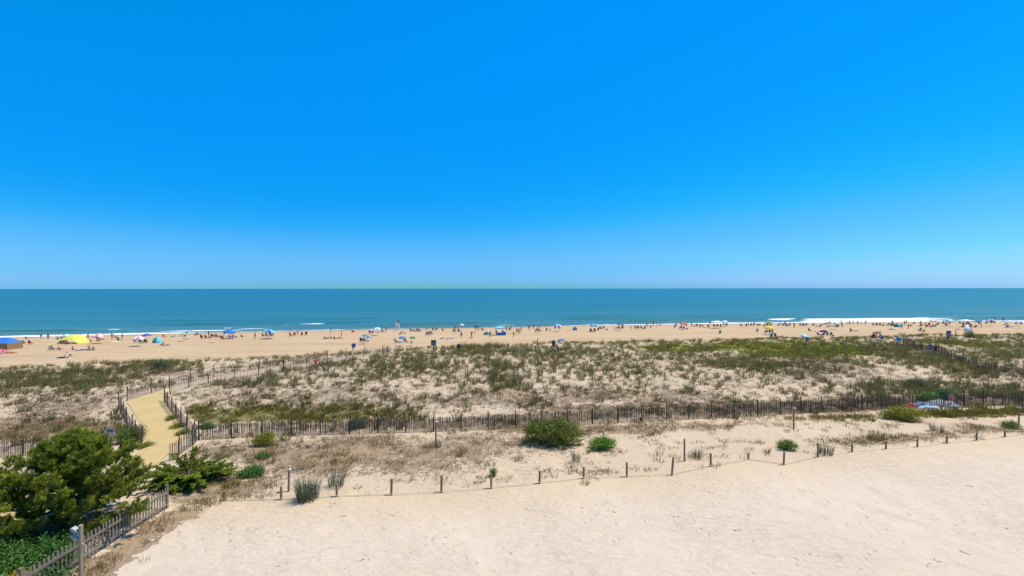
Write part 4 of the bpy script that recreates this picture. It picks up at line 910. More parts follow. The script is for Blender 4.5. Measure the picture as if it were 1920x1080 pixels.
    for s_ in (-1, 1):
        mb.box(fc+rt*s_*.032+up*.03-fw*.004, (.016, .012, .008), None, 5)                                # eyes
        mb.box(ps['head']+rt*s_*.086+up*.005, (.014, .03, .04), None, 0)                                 # ears
    mb.box(fc-up*.040-fw*.002, (.036, .010, .008), None, 6)                                              # mouth
    return mb.mesh(name, [SKIN[0], CLO['red'], CLO['navy'], HAIR[0], CLO['red'], HAIR[0], CLO['maroon']], True)
PM = {k: person_mesh('person', p) for k, p in POSE.items()}
def person(loc, pose, rz, skin, top, bot, hair, lab, group=None, s=1.0, sleeves=False):
    o = link('person', PM[pose], None, loc, rz); o.scale = (s, s, s)
    mats = [SKIN[skin], CLO[top] if top else SKIN[skin], CLO[bot], HAIR[hair], CLO[top] if (sleeves and top) else SKIN[skin], HAIR[0], CLO['maroon']]
    for i, m in enumerate(mats): o.material_slots[i].link = 'OBJECT'; o.material_slots[i].material = m
    return tag(o, lab, 'person', group)

# ------------------------------------------------------------------ beach furniture
ALU = mat('aluminium_tube', (.55, .55, .56), .35, .05, metal=.8); WHITEP = mat('white_paint', (.75, .75, .73), .5); POLEM = mat('umbrella_pole', (.62, .60, .55), .5)
_ch = {}
def chair_parts():
    if _ch: return _ch
    _ch['frame'] = None
    m = MB()
    for s in (-1, 1):
        m.tube([(s*.27, .38, .02), (s*.27, -.28, .36), (s*.27, -.30, .40)], .013, 5); 
    _ch['front_leg'] = m
    return _ch
FR1 = MB()
for s in (-1, 1): FR1.tube([(s*.27, .42, .01), (s*.27, -.2, .28), (s*.27, -.25, .52), (s*.27, .28, .54)], .014, 5)
FR1.tube([(-.27, .42, .01), (.27, .42, .01)], .014, 5)
FR1 = FR1.mesh('rear_legs', ALU)
FR2 = MB()
for s in (-1, 1): FR2.tube([(s*.24, -.32, .01), (s*.24, .14, .24), (s*.24, .52, .98)], .014, 5)
FR2.tube([(-.24, -.32, .01), (.24, -.32, .01)], .014, 5); FR2.tube([(-.24, .52, .98), (.24, .52, .98)], .014, 5); FR2 = FR2.mesh('front_legs', ALU)
def sling(p, q, sag, name):
    m = MB(); n_ = 6; vs = []; p = Vector(p); q = Vector(q); nr = Vector((0, -(q-p).z, (q-p).y)).normalized()
    for off in (0, .012):
        for i in range(n_+1):
            for x in (-.235, 0, .235): vs.append(p.lerp(q, i/n_)+Vector((x, 0, 0))-nr*(sag*math.sin(math.pi*i/n_)*(1.2 if x == 0 else .8)-off))
    f = [];  k = (n_+1)*3
    for i in range(n_):
        for j in range(2):
            a = i*3+j; f.append((a, a+3, a+4, a+1)); f.append((k+a, k+a+1, k+a+4, k+a+3))
        f.append((i*3, k+i*3, k+i*3+3, i*3+3)); f.append((i*3+2, i*3+5, k+i*3+5, k+i*3+2))
    return m.add(vs, f).mesh(name, CLO['blue'], True)
SEAT = sling((0, -.28, .30), (0, .16, .24), .03, 'seat'); BACK = sling((0, .17, .25), (0, .52, .97), .03, 'backrest')
ARM = MB().box((0, 0, .555), (.05, .5, .022)).mesh('armrest', WHITEP)
def chair(loc, rz, c, lab, group):
    t = thing('beach_chair', lab, 'chair', loc, rz, group)
    for nm, me in (('rear_legs', FR1), ('front_legs', FR2)): link(nm, me, t)
    for nm, me in (('seat', SEAT), ('backrest', BACK)):
        o = link(nm, me, t); o.material_slots[0].link = 'OBJECT'; o.material_slots[0].material = CLO[c]
    for s in (-1, 1): link('armrest', ARM, t, (s*.27, .02, 0))
    return t
def canopy_mesh(n_=8, scal=.16, drop=.42):
    """parasol cloth of radius 1: n panels sagging between the ribs, with a short valance; material 0/1 alternate"""
    m = MB(); rings = (0, .25, .55, .82, 1.0); sub = 3
    idx = []
    for ri, r in enumerate(rings):
        row = []
        for k in range(n_*sub):
            a = 2*math.pi*k/(n_*sub); f = (k % sub)/sub; sg = math.sin(math.pi*f); rr = r*(1-.05*sg*r)
            z = drop*(1-r*r*.85-.15*r)-.045*sg*r; m.v.append((rr*math.cos(a), rr*math.sin(a), z)); row.append(len(m.v)-1)
        idx.append(row)
    row = []
    for k in range(n_*sub):
        x, y, z = m.v[idx[-1][k]]; m.v.append((x*1.005, y*1.005, z-.085)); row.append(len(m.v)-1)
    idx.append(row); N_ = n_*sub
    for ri in range(len(idx)-1):
        for k in range(N_):
            m.f.append((idx[ri][k], idx[ri+1][k], idx[ri+1][(k+1) % N_], idx[ri][(k+1) % N_])); m.m.append((k//sub) % 2)
    return m.mesh('canopy', [CLO['blue'], CLO['blue']], True)
CANO = canopy_mesh(); POLE = MB().tube([(0, 0, -.3), (0, 0, 1.2), (0, 0, 2.28)], [.02, .02, .018], 7).mesh('pole', POLEM)
RIB = MB()
for k in range(8):
    a = k*math.pi/4; RIB.tube([(0, 0, .41), (.55*math.cos(a), .55*math.sin(a), .26), (math.cos(a)*.99, math.sin(a)*.99, -.01)], .008, 4)
RIB = RIB.mesh('ribs', ALU)
def umbrella(loc, r, c1, c2, lab, tilt=(0, 0), h=2.0):
    t = thing('beach_umbrella', lab, 'umbrella', loc, random.random())
    t.rotation_euler = (tilt[0], tilt[1], random.random()*.8)
    link('pole', POLE, t).scale = (1, 1, (h+.2)/2.28)
    o = link('canopy', CANO, t, (0, 0, h-.25)); o.scale = (r, r, r*1.15 if r < 1.6 else 1.7)
    for i, c in enumerate((c1, c2)): o.material_slots[i].link = 'OBJECT'; o.material_slots[i].material = CLO[c]
    q = link('ribs', RIB, t, (0, 0, h-.27)); q.scale = o.scale
    return t
def towel(loc, rz, c, lab, l=1.7, w_=.85):
    m = MB(); n_ = 8
    for j in range(n_+1):
        for i in range(5):
            x = (i/4-.5)*w_; y = (j/n_-.5)*l; m.v.append((x, y, .035+.018*mnoise.noise((x*3+loc.x, y*3, 1))))
    for j in range(n_):
        for i in range(4): a = j*5+i; m.f.append((a, a+1, a+6, a+5)); m.m.append(0)
    o = m.build('towel', CLO[c], None, True); o.location = loc; o.rotation_euler[2] = rz
    sl = math.atan2(gz(loc.x, loc.y+.8)-gz(loc.x, loc.y-.8), 1.6); o.rotation_euler[0] = sl
    return tag(o, lab, 'towel', 'beach towels')
def popup_tent(loc, wd, hgt, c, lab, rz=0, c2=None):
    t = thing('beach_tent', lab, 'tent', loc, rz); m = MB(); nA, nB = 12, 6
    for j in range(nB+1):
        e = j/nB*math.pi/2
        for i in range(nA+1):
            a = math.pi*(-.12+1.24*i/nA); m.v.append((wd/2*math.cos(a)*math.cos(e), wd*.42*math.sin(a)*math.cos(e), hgt*math.sin(e)*(1-.04*math.sin(i*3.14/2))))
    for j in range(nB):
        for i in range(nA): q = j*(nA+1)+i; m.f.append((q, q+1, q+nA+2, q+nA+1)); m.m.append(1 if (c2 and i in (4, 5, 6, 7)) else 0)
    o = m.build('shell', [CLO[c], CLO[c2 or c]], t, True); o.rotation_euler[2] = math.pi
    MB().box((0, 0, .02), (wd*.95, wd*.5, .03)).build('floor', CLO['grey'], t)
    pl = MB()
    for a in (.25, .5, .75): pl.tube([(wd/2*1.01*math.cos(math.pi*a)*math.cos(e_), -wd*.425*math.sin(math.pi*a)*math.cos(e_), hgt*1.01*math.sin(e_)) for e_ in [k*math.pi/12 for k in range(7)]], .012, 4)
    pl.build('hoops', ALU, t); return t
def gazebo(loc, wd, hgt, c, lab, rz=0, peak=.45, wall=None):
    t = thing('beach_canopy', lab, 'canopy', loc, rz); h2 = wd/2
    for sx in (-1, 1):
        for sy_ in (-1, 1): MB().tube([(sx*h2, sy_*h2, -.1), (sx*h2, sy_*h2, hgt)], .025, 6).build('leg', ALU, t)
    m = MB(); m.v = [(-h2*1.04, -h2*1.04, hgt), (h2*1.04, -h2*1.04, hgt), (h2*1.04, h2*1.04, hgt), (-h2*1.04, h2*1.04, hgt), (0, 0, hgt+peak), (-h2*.45, -h2*.45, hgt+peak*.5), (h2*.45, -h2*.45, hgt+peak*.5), (h2*.45, h2*.45, hgt+peak*.5), (-h2*.45, h2*.45, hgt+peak*.5)]
    m.v += [(x, y, z-.22) for x, y, z in m.v[:4]]
    for a in range(4):
        b = (a+1) % 4; m.f += [(a, b, 5+b, 5+a), (5+a, 5+b, 4), (9+a, 9+b, b, a)]; m.m += [0, 0, 0]
    m.build('roof', CLO[c], t)
    if wall: MB().box((0, -h2, .45), (wd*.98, .02, .8)).build('side_wall', CLO[wall], t)
    return t

# shades: kind, px, py of canopy middle, width in px, colour, colour, label
SH = [
 ('gaz', 3, 634, 40, 'blue', 'brown', 'blue cabana with a brown side wall at the left end of the beach'),
 ('umb', 125, 627, 15, 'white', 'aqua', 'small pale umbrella beyond the big yellow sunshade'),
 ('sail', 136, 633, 46, 'yellow', 'yellow', 'large yellow-green stretched sunshade with red things below'),
 ('umb', 188, 627, 20, 'white', 'pink', 'pink and white striped umbrella right of the yellow sunshade'),
 ('umb', 260, 631, 20, 'pink', 'white', 'wide pale pink umbrella left of the aqua pop-up tent'),
 ('umb', 276, 626, 16, 'blue', 'purple', 'blue umbrella with purple panels behind the pale pink umbrella'),
 ('umb', 3, 654, 14, 'pink', 'red', 'pink and red umbrella on the dry sand left of the sunbathers'),
 ('tent', 296, 638, 20, 'aqua', 'teal', 'small domed aqua pop-up tent on the beach'),
 ('umb', 344, 624, 10, 'yellow', 'green', 'small lime green umbrella close to the surf'),
 ('umb', 357, 620, 13, 'aqua', 'blue', 'light blue umbrella beside the lime green umbrella'),
 ('umb', 403, 626, 9, 'red', 'maroon', 'small red umbrella among a dense group of sitters'),
 ('umb', 429, 620, 21, 'blue', 'blue', 'broad bright blue umbrella over a dark cluster of chairs'),
 ('umb', 502, 620, 23, 'blue', 'aqua', 'broad light blue umbrella shading two dark chairs'),
 ('umb', 696, 618, 11, 'purple', 'white', 'purple striped umbrella touching the pale aqua umbrella'),
 ('umb', 708, 615, 15, 'aqua', 'white', 'pale aqua umbrella touching the purple striped umbrella'),
 ('umb', 683, 628, 14, 'teal', 'blue', 'teal blue umbrella standing alone above a dark chair'),
 ('umb', 754, 631, 14, 'blue', 'teal', 'blue umbrella beside the green umbrella on open sand'),
 ('umb', 773, 631, 12, 'green', 'green', 'dark green umbrella beside a blue umbrella on open sand'),
 ('umb', 865, 608, 11, 'pink', 'white', 'pink umbrella at the surf edge above two sitters'),
 ('umb', 894, 610, 11, 'blue', 'navy', 'navy and blue umbrella near the aqua canopy'),
 ('gaz', 937, 613, 19, 'aqua', 'blue', 'aqua canopy with a blue side wall in the middle of the beach'),
 ('tent', 912, 624, 12, 'aqua', 'green', 'tilted sea-green pop-up tent beside the aqua canopy'),
 ('umb', 961, 612, 9, 'blue', 'aqua', 'blue umbrella right of the aqua canopy'),
 ('umb', 1008, 611, 8, 'red', 'blue', 'small red and blue umbrella over a dark chair'),
 ('umb', 1045, 609, 13, 'white', 'blue', 'white umbrella with blue panels and red chairs below'),
 ('tent', 1077, 616, 12, 'blue', 'navy', 'deep blue domed pop-up tent near the surf'),
 ('umb', 1113, 609, 15, 'blue', 'aqua', 'sky blue umbrella with pale chairs on its right'),
 ('umb', 1054, 636, 16, 'blue', 'grey', 'grey-blue umbrella near the dune edge and rubbish bin'),
 ('umb', 1161, 607, 14, 'navy', 'teal', 'flat dark teal umbrella against the water'),
 ('umb', 1280, 606, 12, 'pink', 'red', 'hot pink umbrella over dark green chairs'),
 ('gaz', 1345, 603, 18, 'white', None, 'white peaked canopy on four legs at the water'),
 ('umb', 1361, 602, 10, 'white', 'white', 'white umbrella next to the white peaked canopy'),
 ('umb', 1441, 604, 12, 'yellow', 'green', 'yellow and green umbrella by the breaking wave'),
 ('umb', 1441, 614, 17, 'yellow', 'yellow', 'plain bright yellow umbrella set back from the surf'),
 ('umb', 1544, 620, 15, 'purple', 'navy', 'dark purple umbrella with a row of four sitters'),
 ('umb', 1505, 628, 15, 'aqua', 'white', 'pale aqua umbrella close to the grassy dune edge'),
 ('umb', 1566, 606, 12, 'teal', 'white', 'teal and white umbrella in the crowded surf group'),
 ('umb', 1643, 623, 15, 'red', 'green', 'red and green panelled umbrella near the dune edge'),
 ('tent', 1684, 611, 13, 'green', 'aqua', 'mint green pop-up tent beside a standing person'),
 ('umb', 1750, 602, 13, 'white', 'pink', 'white umbrella over a pinkish group of chairs'),
 ('umb', 1779, 601, 17, 'white', 'aqua', 'pale white-aqua umbrella at the right surf'),
 ('gaz', 1811, 601, 18, 'white', None, 'white flat canopy with red chairs crowded under it'),
 ('tent', 1812, 618, 19, 'white', 'blue', 'white and blue domed tent in front of the white flat canopy'),
 ('umb', 1838, 602, 11, 'teal', 'blue', 'dark teal umbrella right of the white flat canopy'),
 ('umb', 1859, 601, 12, 'purple', 'white', 'lilac umbrella at the waterline far right'),
 ('umb', 1895, 603, 14, 'white', 'white', 'plain white umbrella near the red lounge chairs'),
 ('umb', 1912, 605, 13, 'white', 'purple', 'white and lilac umbrella at the right end of the beach'),
 ('umb', 1757, 648, 11, 'black', 'black', 'black umbrella carried above the walkers on the far walkway'),
]
shade_pos = []
for kd, px, py, wpx, c1, c2, lab in SH:
    h = {'umb': 2.0, 'gaz': 2.2, 'tent': .5, 'sail': 1.2}[kd]
    if 'walkers' in lab: h = 2.1
    p = fix_z(at(px, py, h)); W_ = wpx*p.y/FPX
    shade_pos.append((p, lab))
    if kd == 'umb': umbrella(p, W_/2, c1, c2, lab, (random.gauss(0, .10), random.gauss(0, .10)))
    elif kd == 'tent': popup_tent(p, W_, min(1.5, W_*.55), c1, lab, random.gauss(0, .4), c2)
    elif kd == 'gaz' and c2 == 'brown':
        t = thing('beach_cabana', lab, 'cabana', p, .1); h2 = 2.6; m = MB()
        m.add([(-h2, -h2*.7, 1.35), (h2, -h2*.7, 1.35), (h2, h2*.7, 1.35), (-h2, h2*.7, 1.35), (-h2*.6, 0, 2.45), (h2*.6, 0, 2.45)], [(0, 1, 5, 4), (1, 2, 5), (2, 3, 4, 5), (3, 0, 4)]); m.build('roof', CLO['blue'], t)
        MB().box((0, -h2*.69, .68), (h2*2, .03, 1.34)).build('side_wall', mat('tan_canvas', (.30, .18, .10)), t); MB().box((h2-.02, 0, .68), (.03, h2*1.36, 1.34)).build('side_wall', MATS['tan_canvas'], t)
        for sx in (-1, 1): MB().tube([(sx*h2*.98, h2*.66, -.1), (sx*h2*.98, h2*.66, 1.35)], .03, 6).build('leg', ALU, t)
    elif kd == 'gaz': gazebo(p, min(W_, 4.2), 2.05, c1, lab, random.gauss(0, .2), .4, c2)
    else:
        t = thing('sunshade', lab, 'sunshade', p, .15); n_ = 10; m = MB()
        for j in range(n_+1):
            for i in range(n_+1):
                u_, v_ = i/n_*2-1, j/n_*2-1; z = 2.0*(1-.55*u_*u_-.10*abs(u_))*(1-.5*max(0, -v_)**2)*1.0-.15*math.cos(u_*3)*v_*v_
                z = max(.05, z-(.9*max(0, abs(u_)-.55)/.45)); m.v.append((u_*W_/2*(1-.12*v_*v_), v_*1.7, z))
        for j in range(n_):
            for i in range(n_): q = j*(n_+1)+i; m.f.append((q, q+1, q+n_+2, q+n_+1)); m.m.append(0)
        m.build('fabric', mat('lime_fabric', (.62, .62, .10)), t, True)
        for sx in (-.3, .3): MB().tube([(sx*W_/2, -1.5, -.1), (sx*W_/2, -1.45, 1.5)], .02, 6).build('pole', ALU, t)

# people on the sand: px, py of the middle of the figure, pose, main colour
d_, n2 = 'black', 'navy'
PPL = [
 (49,632,'ground',n2),(77,629,'stand',n2),(90,630,'stand','black'),(46,641,'chair','black'),(57,641,'chair','brown'),(108,633,'ground',n2),(118,634,'chair','blue'),(127,641,'chair','red'),(165,630,'stand','orange'),
 (170,637,'ground','brown'),(184,634,'chair','black'),(191,635,'lie','black'),(210,630,'stand','pink'),(216,630,'ground','black'),(222,635,'chair','pink'),(229,630,'stand',n2),(93,652,'ground','brown'),(100,652,'chair','pink'),(111,652,'ground','black'),
 (137,652,'ground','black'),(150,655,'lie','black'),(163,654,'lie',n2),(170,652,'chair','white'),(175,652,'ground','teal'),(127,664,'ground','white'),(117,669,'lie','black'),(8,660,'lie','pink'),(22,660,'lie','orange'),
 (254,638,'chair','black'),(263,638,'chair','teal'),(273,638,'chair','black'),(305,644,'ground','black'),(311,646,'lie','brown'),(308,629,'chair','red'),(325,630,'lie','black'),(335,629,'lie','white'),(347,628,'ground','green'),(366,626,'ground','black'),(372,625,'chair','orange'),
 (378,631,'chair','black'),(386,631,'chair','grey'),(394,631,'ground','brown'),(399,629,'chair','white'),(406,629,'chair','red'),(412,630,'ground','pink'),(391,625,'stand','black'),(417,632,'chair','black'),(423,631,'lie','white'),(432,630,'chair','black'),(438,630,'chair',n2),(441,630,'ground','orange'),(453,629,'ground','brown'),(478,629,'stand','brown'),(420,624,'stand','black'),
 (494,628,'chair','maroon'),(500,627,'chair',n2),(508,627,'chair','brown'),(511,626,'ground','black'),(545,627,'chair','brown'),(552,626,'chair','maroon'),(558,623,'stand','grey'),(566,626,'chair','grey'),(574,625,'chair','pink'),(620,619,'stand','black'),
 (609,633,'ground','black'),(615,633,'lie',n2),(621,632,'ground','grey'),(627,633,'ground','black'),(636,633,'lie','maroon'),(640,627,'stand','brown'),(662,621,'chair','black'),(693,622,'chair','brown'),(698,622,'chair','black'),(708,622,'lie','black'),(717,620,'chair',n2),(677,637,'chair','green'),(683,637,'chair','black'),(688,634,'lie','brown'),
 (724,617,'stand',n2),(771,619,'chair',n2),(776,619,'ground','black'),(781,619,'chair','black'),(787,619,'chair',n2),(799,615,'stand','black'),(812,617,'chair','white'),(818,617,'chair','grey'),(830,618,'ground','maroon'),(750,624,'chair','brown'),(757,623,'ground','yellow'),
 (743,639,'chair','brown'),(760,638,'chair','maroon'),(749,641,'lie','black'),(771,640,'ground','black'),(800,625,'chair','brown'),(805,625,'chair','maroon'),(810,624,'chair','brown'),(828,634,'lie','purple'),(838,634,'ground','grey'),(846,634,'lie','white'),
 (853,615,'stand','black'),(858,614,'stand','black'),(852,620,'chair','black'),(861,620,'chair','red'),(865,628,'stand','black'),(884,627,'hip','orange'),(884,633,'lie','red'),(892,615,'stand',n2),(897,615,'stand','blue'),(905,617,'chair','black'),(918,628,'walk','black'),(921,625,'hip','white'),(931,622,'chair','blue'),(944,622,'chair',n2),(950,616,'stand','black'),(956,617,'chair','black'),
 (963,627,'walk','maroon'),(969,620,'stand','black'),(973,622,'hip','brown'),(977,617,'stand','maroon'),(992,614,'stand','black'),(1000,612,'stand',n2),(1005,619,'chair','black'),(1011,619,'chair','maroon'),(1025,618,'chair','brown'),(1031,618,'ground','white'),(1041,614,'chair','red'),(1049,614,'chair','maroon'),
 (1108,619,'chair','black'),(1115,619,'chair','brown'),(1121,617,'chair','white'),(1126,615,'chair','purple'),(1131,614,'chair','grey'),(1155,615,'lie','black'),(1161,614,'chair','black'),(1167,614,'chair','maroon'),(1183,614,'ground','orange'),(1192,614,'chair','black'),(1197,614,'chair','white'),
 (1203,614,'chair','black'),(1208,615,'chair','green'),(1213,609,'stand','grey'),(1220,612,'ground','maroon'),(1225,607,'stand',n2),(1232,609,'stand','black'),(1238,609,'ground','navy'),(1265,612,'chair','brown'),(1268,609,'stand','black'),(1276,614,'chair','green'),(1282,615,'chair','black'),(1287,610,'stand','maroon'),(1297,609,'stand','black'),(1302,611,'ground','grey'),(1307,610,'chair',n2),(1313,611,'chair','maroon'),(1318,611,'ground','black'),(1320,614,'lie','white'),(1328,612,'chair','maroon'),(1331,605,'stand',n2),
 (1339,611,'chair','black'),(1345,611,'chair','maroon'),(1351,611,'chair',n2),(1357,608,'stand','black'),(1362,609,'chair','black'),(1350,623,'chair','brown'),(1390,610,'chair','black'),(1399,610,'chair','navy'),(1403,608,'stand','black'),(1408,609,'chair','purple'),(1413,608,'chair',n2),(1420,609,'ground','maroon'),(1424,609,'ground','black'),(1420,620,'chair','brown'),(1433,610,'chair','black'),(1439,609,'chair',n2),(1445,609,'chair','black'),
 (1436,622,'chair','maroon'),(1443,622,'chair','red'),(1448,621,'chair','brown'),(1446,630,'chair','black'),(1454,629,'chair','teal'),(1464,631,'lie','brown'),(1459,609,'chair','black'),(1463,607,'stand',n2),(1468,609,'chair','purple'),(1472,608,'stand','black'),(1476,610,'chair',n2),(1480,609,'chair','purple'),(1489,611,'stand','brown'),(1501,609,'chair','black'),(1506,609,'chair','grey'),(1511,609,'chair','maroon'),(1525,609,'ground','black'),
 (1518,619,'chair','black'),(1528,622,'lie','brown'),(1535,627,'chair','grey'),(1543,627,'chair','black'),(1551,627,'chair','maroon'),(1558,627,'chair','black'),(1515,636,'chair','brown'),(1532,612,'lie','orange'),(1538,611,'chair','pink'),(1545,608,'ground','black'),(1550,607,'chair',n2),(1556,606,'stand','black'),(1553,612,'chair','black'),(1560,612,'lie','brown'),(1567,611,'chair',n2),(1571,612,'chair','maroon'),(1577,604,'stand','teal'),(1579,610,'stand','black'),(1588,606,'stand','black'),(1593,606,'stand',n2),(1600,606,'bend','grey'),(1608,606,'walk','black'),(1615,606,'stand','white'),(1623,606,'hip','brown'),
 (1638,609,'chair','green'),(1644,609,'chair','black'),(1650,609,'chair','brown'),(1656,610,'ground','black'),(1595,620,'chair','brown'),(1604,621,'lie','maroon'),(1636,631,'chair','black'),(1641,632,'ground','grey'),(1650,629,'stand','teal'),(1654,634,'chair','black'),(1665,609,'chair','maroon'),(1671,610,'chair','purple'),(1676,610,'chair','red'),(1673,606,'stand',n2),(1672,618,'lie','red'),
 (1691,612,'stand','green'),(1696,606,'stand','red'),(1700,605,'walk','maroon'),(1703,613,'stand','orange'),(1707,611,'ground','brown'),(1714,606,'ground','black'),(1726,607,'stand','maroon'),(1726,611,'chair','red'),(1734,608,'chair','black'),(1737,612,'chair','maroon'),(1742,609,'chair','pink'),(1746,612,'chair','red'),(1753,611,'chair','black'),(1758,608,'chair','brown'),(1768,606,'chair','black'),(1774,609,'chair','maroon'),(1780,606,'chair','green'),(1725,619,'chair','black'),(1732,621,'ground','brown'),
 (1795,618,'lie','brown'),(1800,606,'chair','black'),(1806,608,'chair','red'),(1812,607,'chair','maroon'),(1818,608,'chair','black'),(1805,612,'chair','red'),(1820,612,'chair','maroon'),(1828,613,'chair','red'),(1840,611,'stand','orange'),(1836,607,'chair','teal'),(1849,606,'chair','black'),(1858,605,'chair','maroon'),(1864,605,'chair','purple'),(1867,599,'stand','black'),(1881,600,'stand','maroon'),(1885,609,'chair','orange'),(1888,613,'chair','red'),(1898,613,'lie','maroon'),(1908,612,'lie','white'),(1792,630,'stand','brown'),
 (1008,644,'stand','black'),
]
GRP = 'people on the beach'
used = {}
PTXT = {'stand': 'standing', 'hip': 'standing with a hand on the hip', 'walk': 'walking', 'bend': 'bending down', 'chair': 'sitting in a low beach chair', 'ground': 'sitting on the sand', 'lie': 'lying stretched out on the sand'}
def where(p):
    best = min(shade_pos, key=lambda s: (s[0]-p).length); dd = (best[0]-p).length
    if dd < 9: 
        short = best[1]
        for k in (' with ', ' over ', ' at ', ' close ', ' near ', ' beside ', ' right ', ' left ', ' beyond ', ' standing ', ' touching ', ' shading ', ' among ', ' above ', ' behind ', ' next ', ' by ', ' set ', ' against ', ' in ', ' on ', ' and red'):
            if k in short: short = short.split(k)[0]
        return ('under' if dd < 2 else 'beside')+' the '+short
    if shoreY(np.array(p.x))-p.y < 14: return 'at the surf edge'
    if p.y-crestY(np.array(p.x)) < 28: return 'on open sand near the dune'
    return 'on open beach sand'
HT = ['dark', 'brown', 'blond']
for i, (px, py, pose, c) in enumerate(PPL):
    h = {'stand': .85, 'hip': .85, 'walk': .85, 'bend': .6, 'chair': .5, 'ground': .4, 'lie': .15}[pose]
    p = fix_z(at(px, py, h))
    if p.z < SEA: p.z = max(p.z, SEA-.55)
    rz = {'stand': random.random()*6.28, 'hip': random.random()*6.28, 'walk': random.choice([1.6, -1.6, 3.1, 0]), 'bend': random.random()*6, 'chair': math.pi+random.gauss(-.3, .5), 'ground': math.pi+random.gauss(0, .8), 'lie': random.choice([1.4, -1.5, 3.0, 1.7])+random.gauss(0, .3)}[pose]
    skin = random.choice([0, 0, 1, 1, 2]); hair = random.choice([0, 0, 1, 2]); shirtless = random.random() < .45
    wear = 'shorts' if shirtless else 'swimwear'
    s_ = random.uniform(.92, 1.06) if random.random() > .12 else random.uniform(.68, .8)
    who = 'child' if s_ < .85 else 'person'
    cc = random.choice(['blue', 'navy', 'green', 'red', 'teal', 'black', 'grey', 'maroon']); ct = random.choice(['pink', 'aqua', 'white', 'blue', 'orange', 'purple'])
    PTXT['chair'] = f'sitting in a {cc} beach chair'; PTXT['lie'] = f'lying on a {ct} towel'
    lab = f'{who} with {HT[hair]} hair in {c} {wear} {PTXT[pose]} {where(p)}'
    lab = ' '.join(lab.split()[:16])
    person(p, pose, rz, skin, None if shirtless else c, c, hair, lab, GRP, s_)
    if pose == 'chair':
        chair(p, rz, cc, ' '.join(f'{cc} sling beach chair holding a person in {c} {wear} {where(p)}'.split()[:16]), 'beach chairs')
    elif pose == 'lie':
        towel(p, rz, ct, ' '.join(f'{ct} beach towel under a person in {c} {wear} {where(p)}'.split()[:16]))
for px, py, c, lab in [(55,633,'blue','blue towel by the sitter near the blue cabana'),(147,643,'aqua','aqua towel spread beside the yellow sunshade'),(122,658,'pink','long pink towel on dry sand among sunbathers'),(673,621,'aqua','aqua towel right of a dark chair near the surf'),(355,630,'white','white towel below the light blue umbrella'),(217,640,'white','pale towel in front of a sitter right of the striped umbrella'),(860,623,'white','white towel below the pink umbrella at the surf')]:
    towel(fix_z(at(px, py)), random.choice([1.5, 1.3, -1.5]), c, lab, 2.0, 1.0)
def cooler(px, py, c, lab):
    p = fix_z(at(px, py)); t = thing('cooler', lab, 'cooler', p, random.random()*3)
    MB().box((0, 0, .18), (.6, .36, .36)).build('box', CLO[c], t); MB().box((0, 0, .39), (.63, .39, .06)).build('lid', WHITEP, t); MB().tube([(-.32, 0, .3), (-.36, 0, .45), (.36, 0, .45), (.32, 0, .3)], .012, 5).build('handle', ALU, t)
for px, py, c, lab in [(184,639,'red','red cooler below the pink striped umbrella'),(690,640,'blue','blue cooler by the lone teal umbrella'),(765,643,'white','white cooler between the blue and green umbrellas'),(1138,619,'teal','teal cooler beside pale chairs'),(1562,631,'blue','blue cooler at the end of a row of four sitters'),(1288,618,'red','red cooler by the hot pink umbrella'),(1450,626,'grey','grey cooler below the plain yellow umbrella'),(438,634,'aqua','aqua cooler by the broad bright blue umbrella')]: cooler(px, py, c, lab)

# lifeguard stand
p = fix_z(at(745, 621)); t = thing('lifeguard_stand', 'tall white wooden lifeguard stand at the surf', 'lifeguard stand', p)
for sx in (-.6, .6):
    for sy_ in (-.6, .6): MB().tube([(sx*1.25, sy_*1.25, -.1), (sx*.85, sy_*.85, 1.75)], .05, 6).build('leg', WHITEP, t)
MB().box((0, 0, 1.78), (1.3, 1.2, .08)).build('platform', WHITEP, t); MB().box((0, -.5, 2.25), (1.2, .06, .85)).build('backrest', WHITEP, t); MB().box((0, -.15, 2.05), (1.2, .55, .06)).build('seat', WHITEP, t)
for z in (.35, .75, 1.15, 1.5): MB().box((0, .98-.14*z, z), (1.5-.2*z, .05, .09)).build('rung', WHITEP, t)
q = person(p+Vector((-.25, -.05, 1.72)), 'chair', math.pi, 1, 'red', 'red', 0, 'lifeguard in red seated high on the white stand'); q2 = person(p+Vector((.32, .12, 1.82)), 'stand', math.pi, 1, 'red', 'red', 1, 'lifeguard in red standing on the white stand')

# walkers on the crossings
def carrier(px, pyb, rz, top, bot, lab, skin=1, hair=0):
    p = fix_z(at(px, pyb)); return p, person(p, 'carry', rz, skin, top, bot, hair, lab, None, 1.0, True)
p, o = carrier(593, 694, -1.9, 'red', 'grey', 'person in a red shirt and grey shorts walking along the sandy corridor')
t = thing('folded_chair', 'dark folded beach chair carried low by the person in the red shirt', 'chair', p+Vector((.62, .25, .42)), .2)
r_ = Matrix.Rotation(.95, 3, 'Y')
MB().box((0, 0, .05), (.10, .5, 1.15), r_.inverted()).build('seat', CLO['black'], t); 
for sy_ in (-.27, .27): MB().tube([r_.inverted() @ Vector((.06, sy_, -.6)), r_.inverted() @ Vector((.06, sy_, .72))], .016, 5).build('frame_tube', ALU, t)
p, o = carrier(661, 659, 2.6, 'navy', 'grey', 'person in navy walking onto the beach with a blue board')
t = tag(MB().box((0, 0, 0), (.42, .06, .9), Matrix.Rotation(.35, 3, 'Y')).build('bodyboard', CLO['blue']), 'short blue bodyboard under the arm of the person in navy', 'board'); t.location = p+Vector((.38, -.1, 1.15))
md = t.modifiers.new('b', 'BEVEL'); md.width = .02; md.segments = 2
p, o = carrier(726, 668, 2.9, 'pink', 'brown', 'person in pink top walking at the seaward end of the corridor fences', 0, 1)
p, o = carrier(1744, 664, 2.4, 'purple', 'navy', 'person in purple carrying a blue bag on the far walkway')
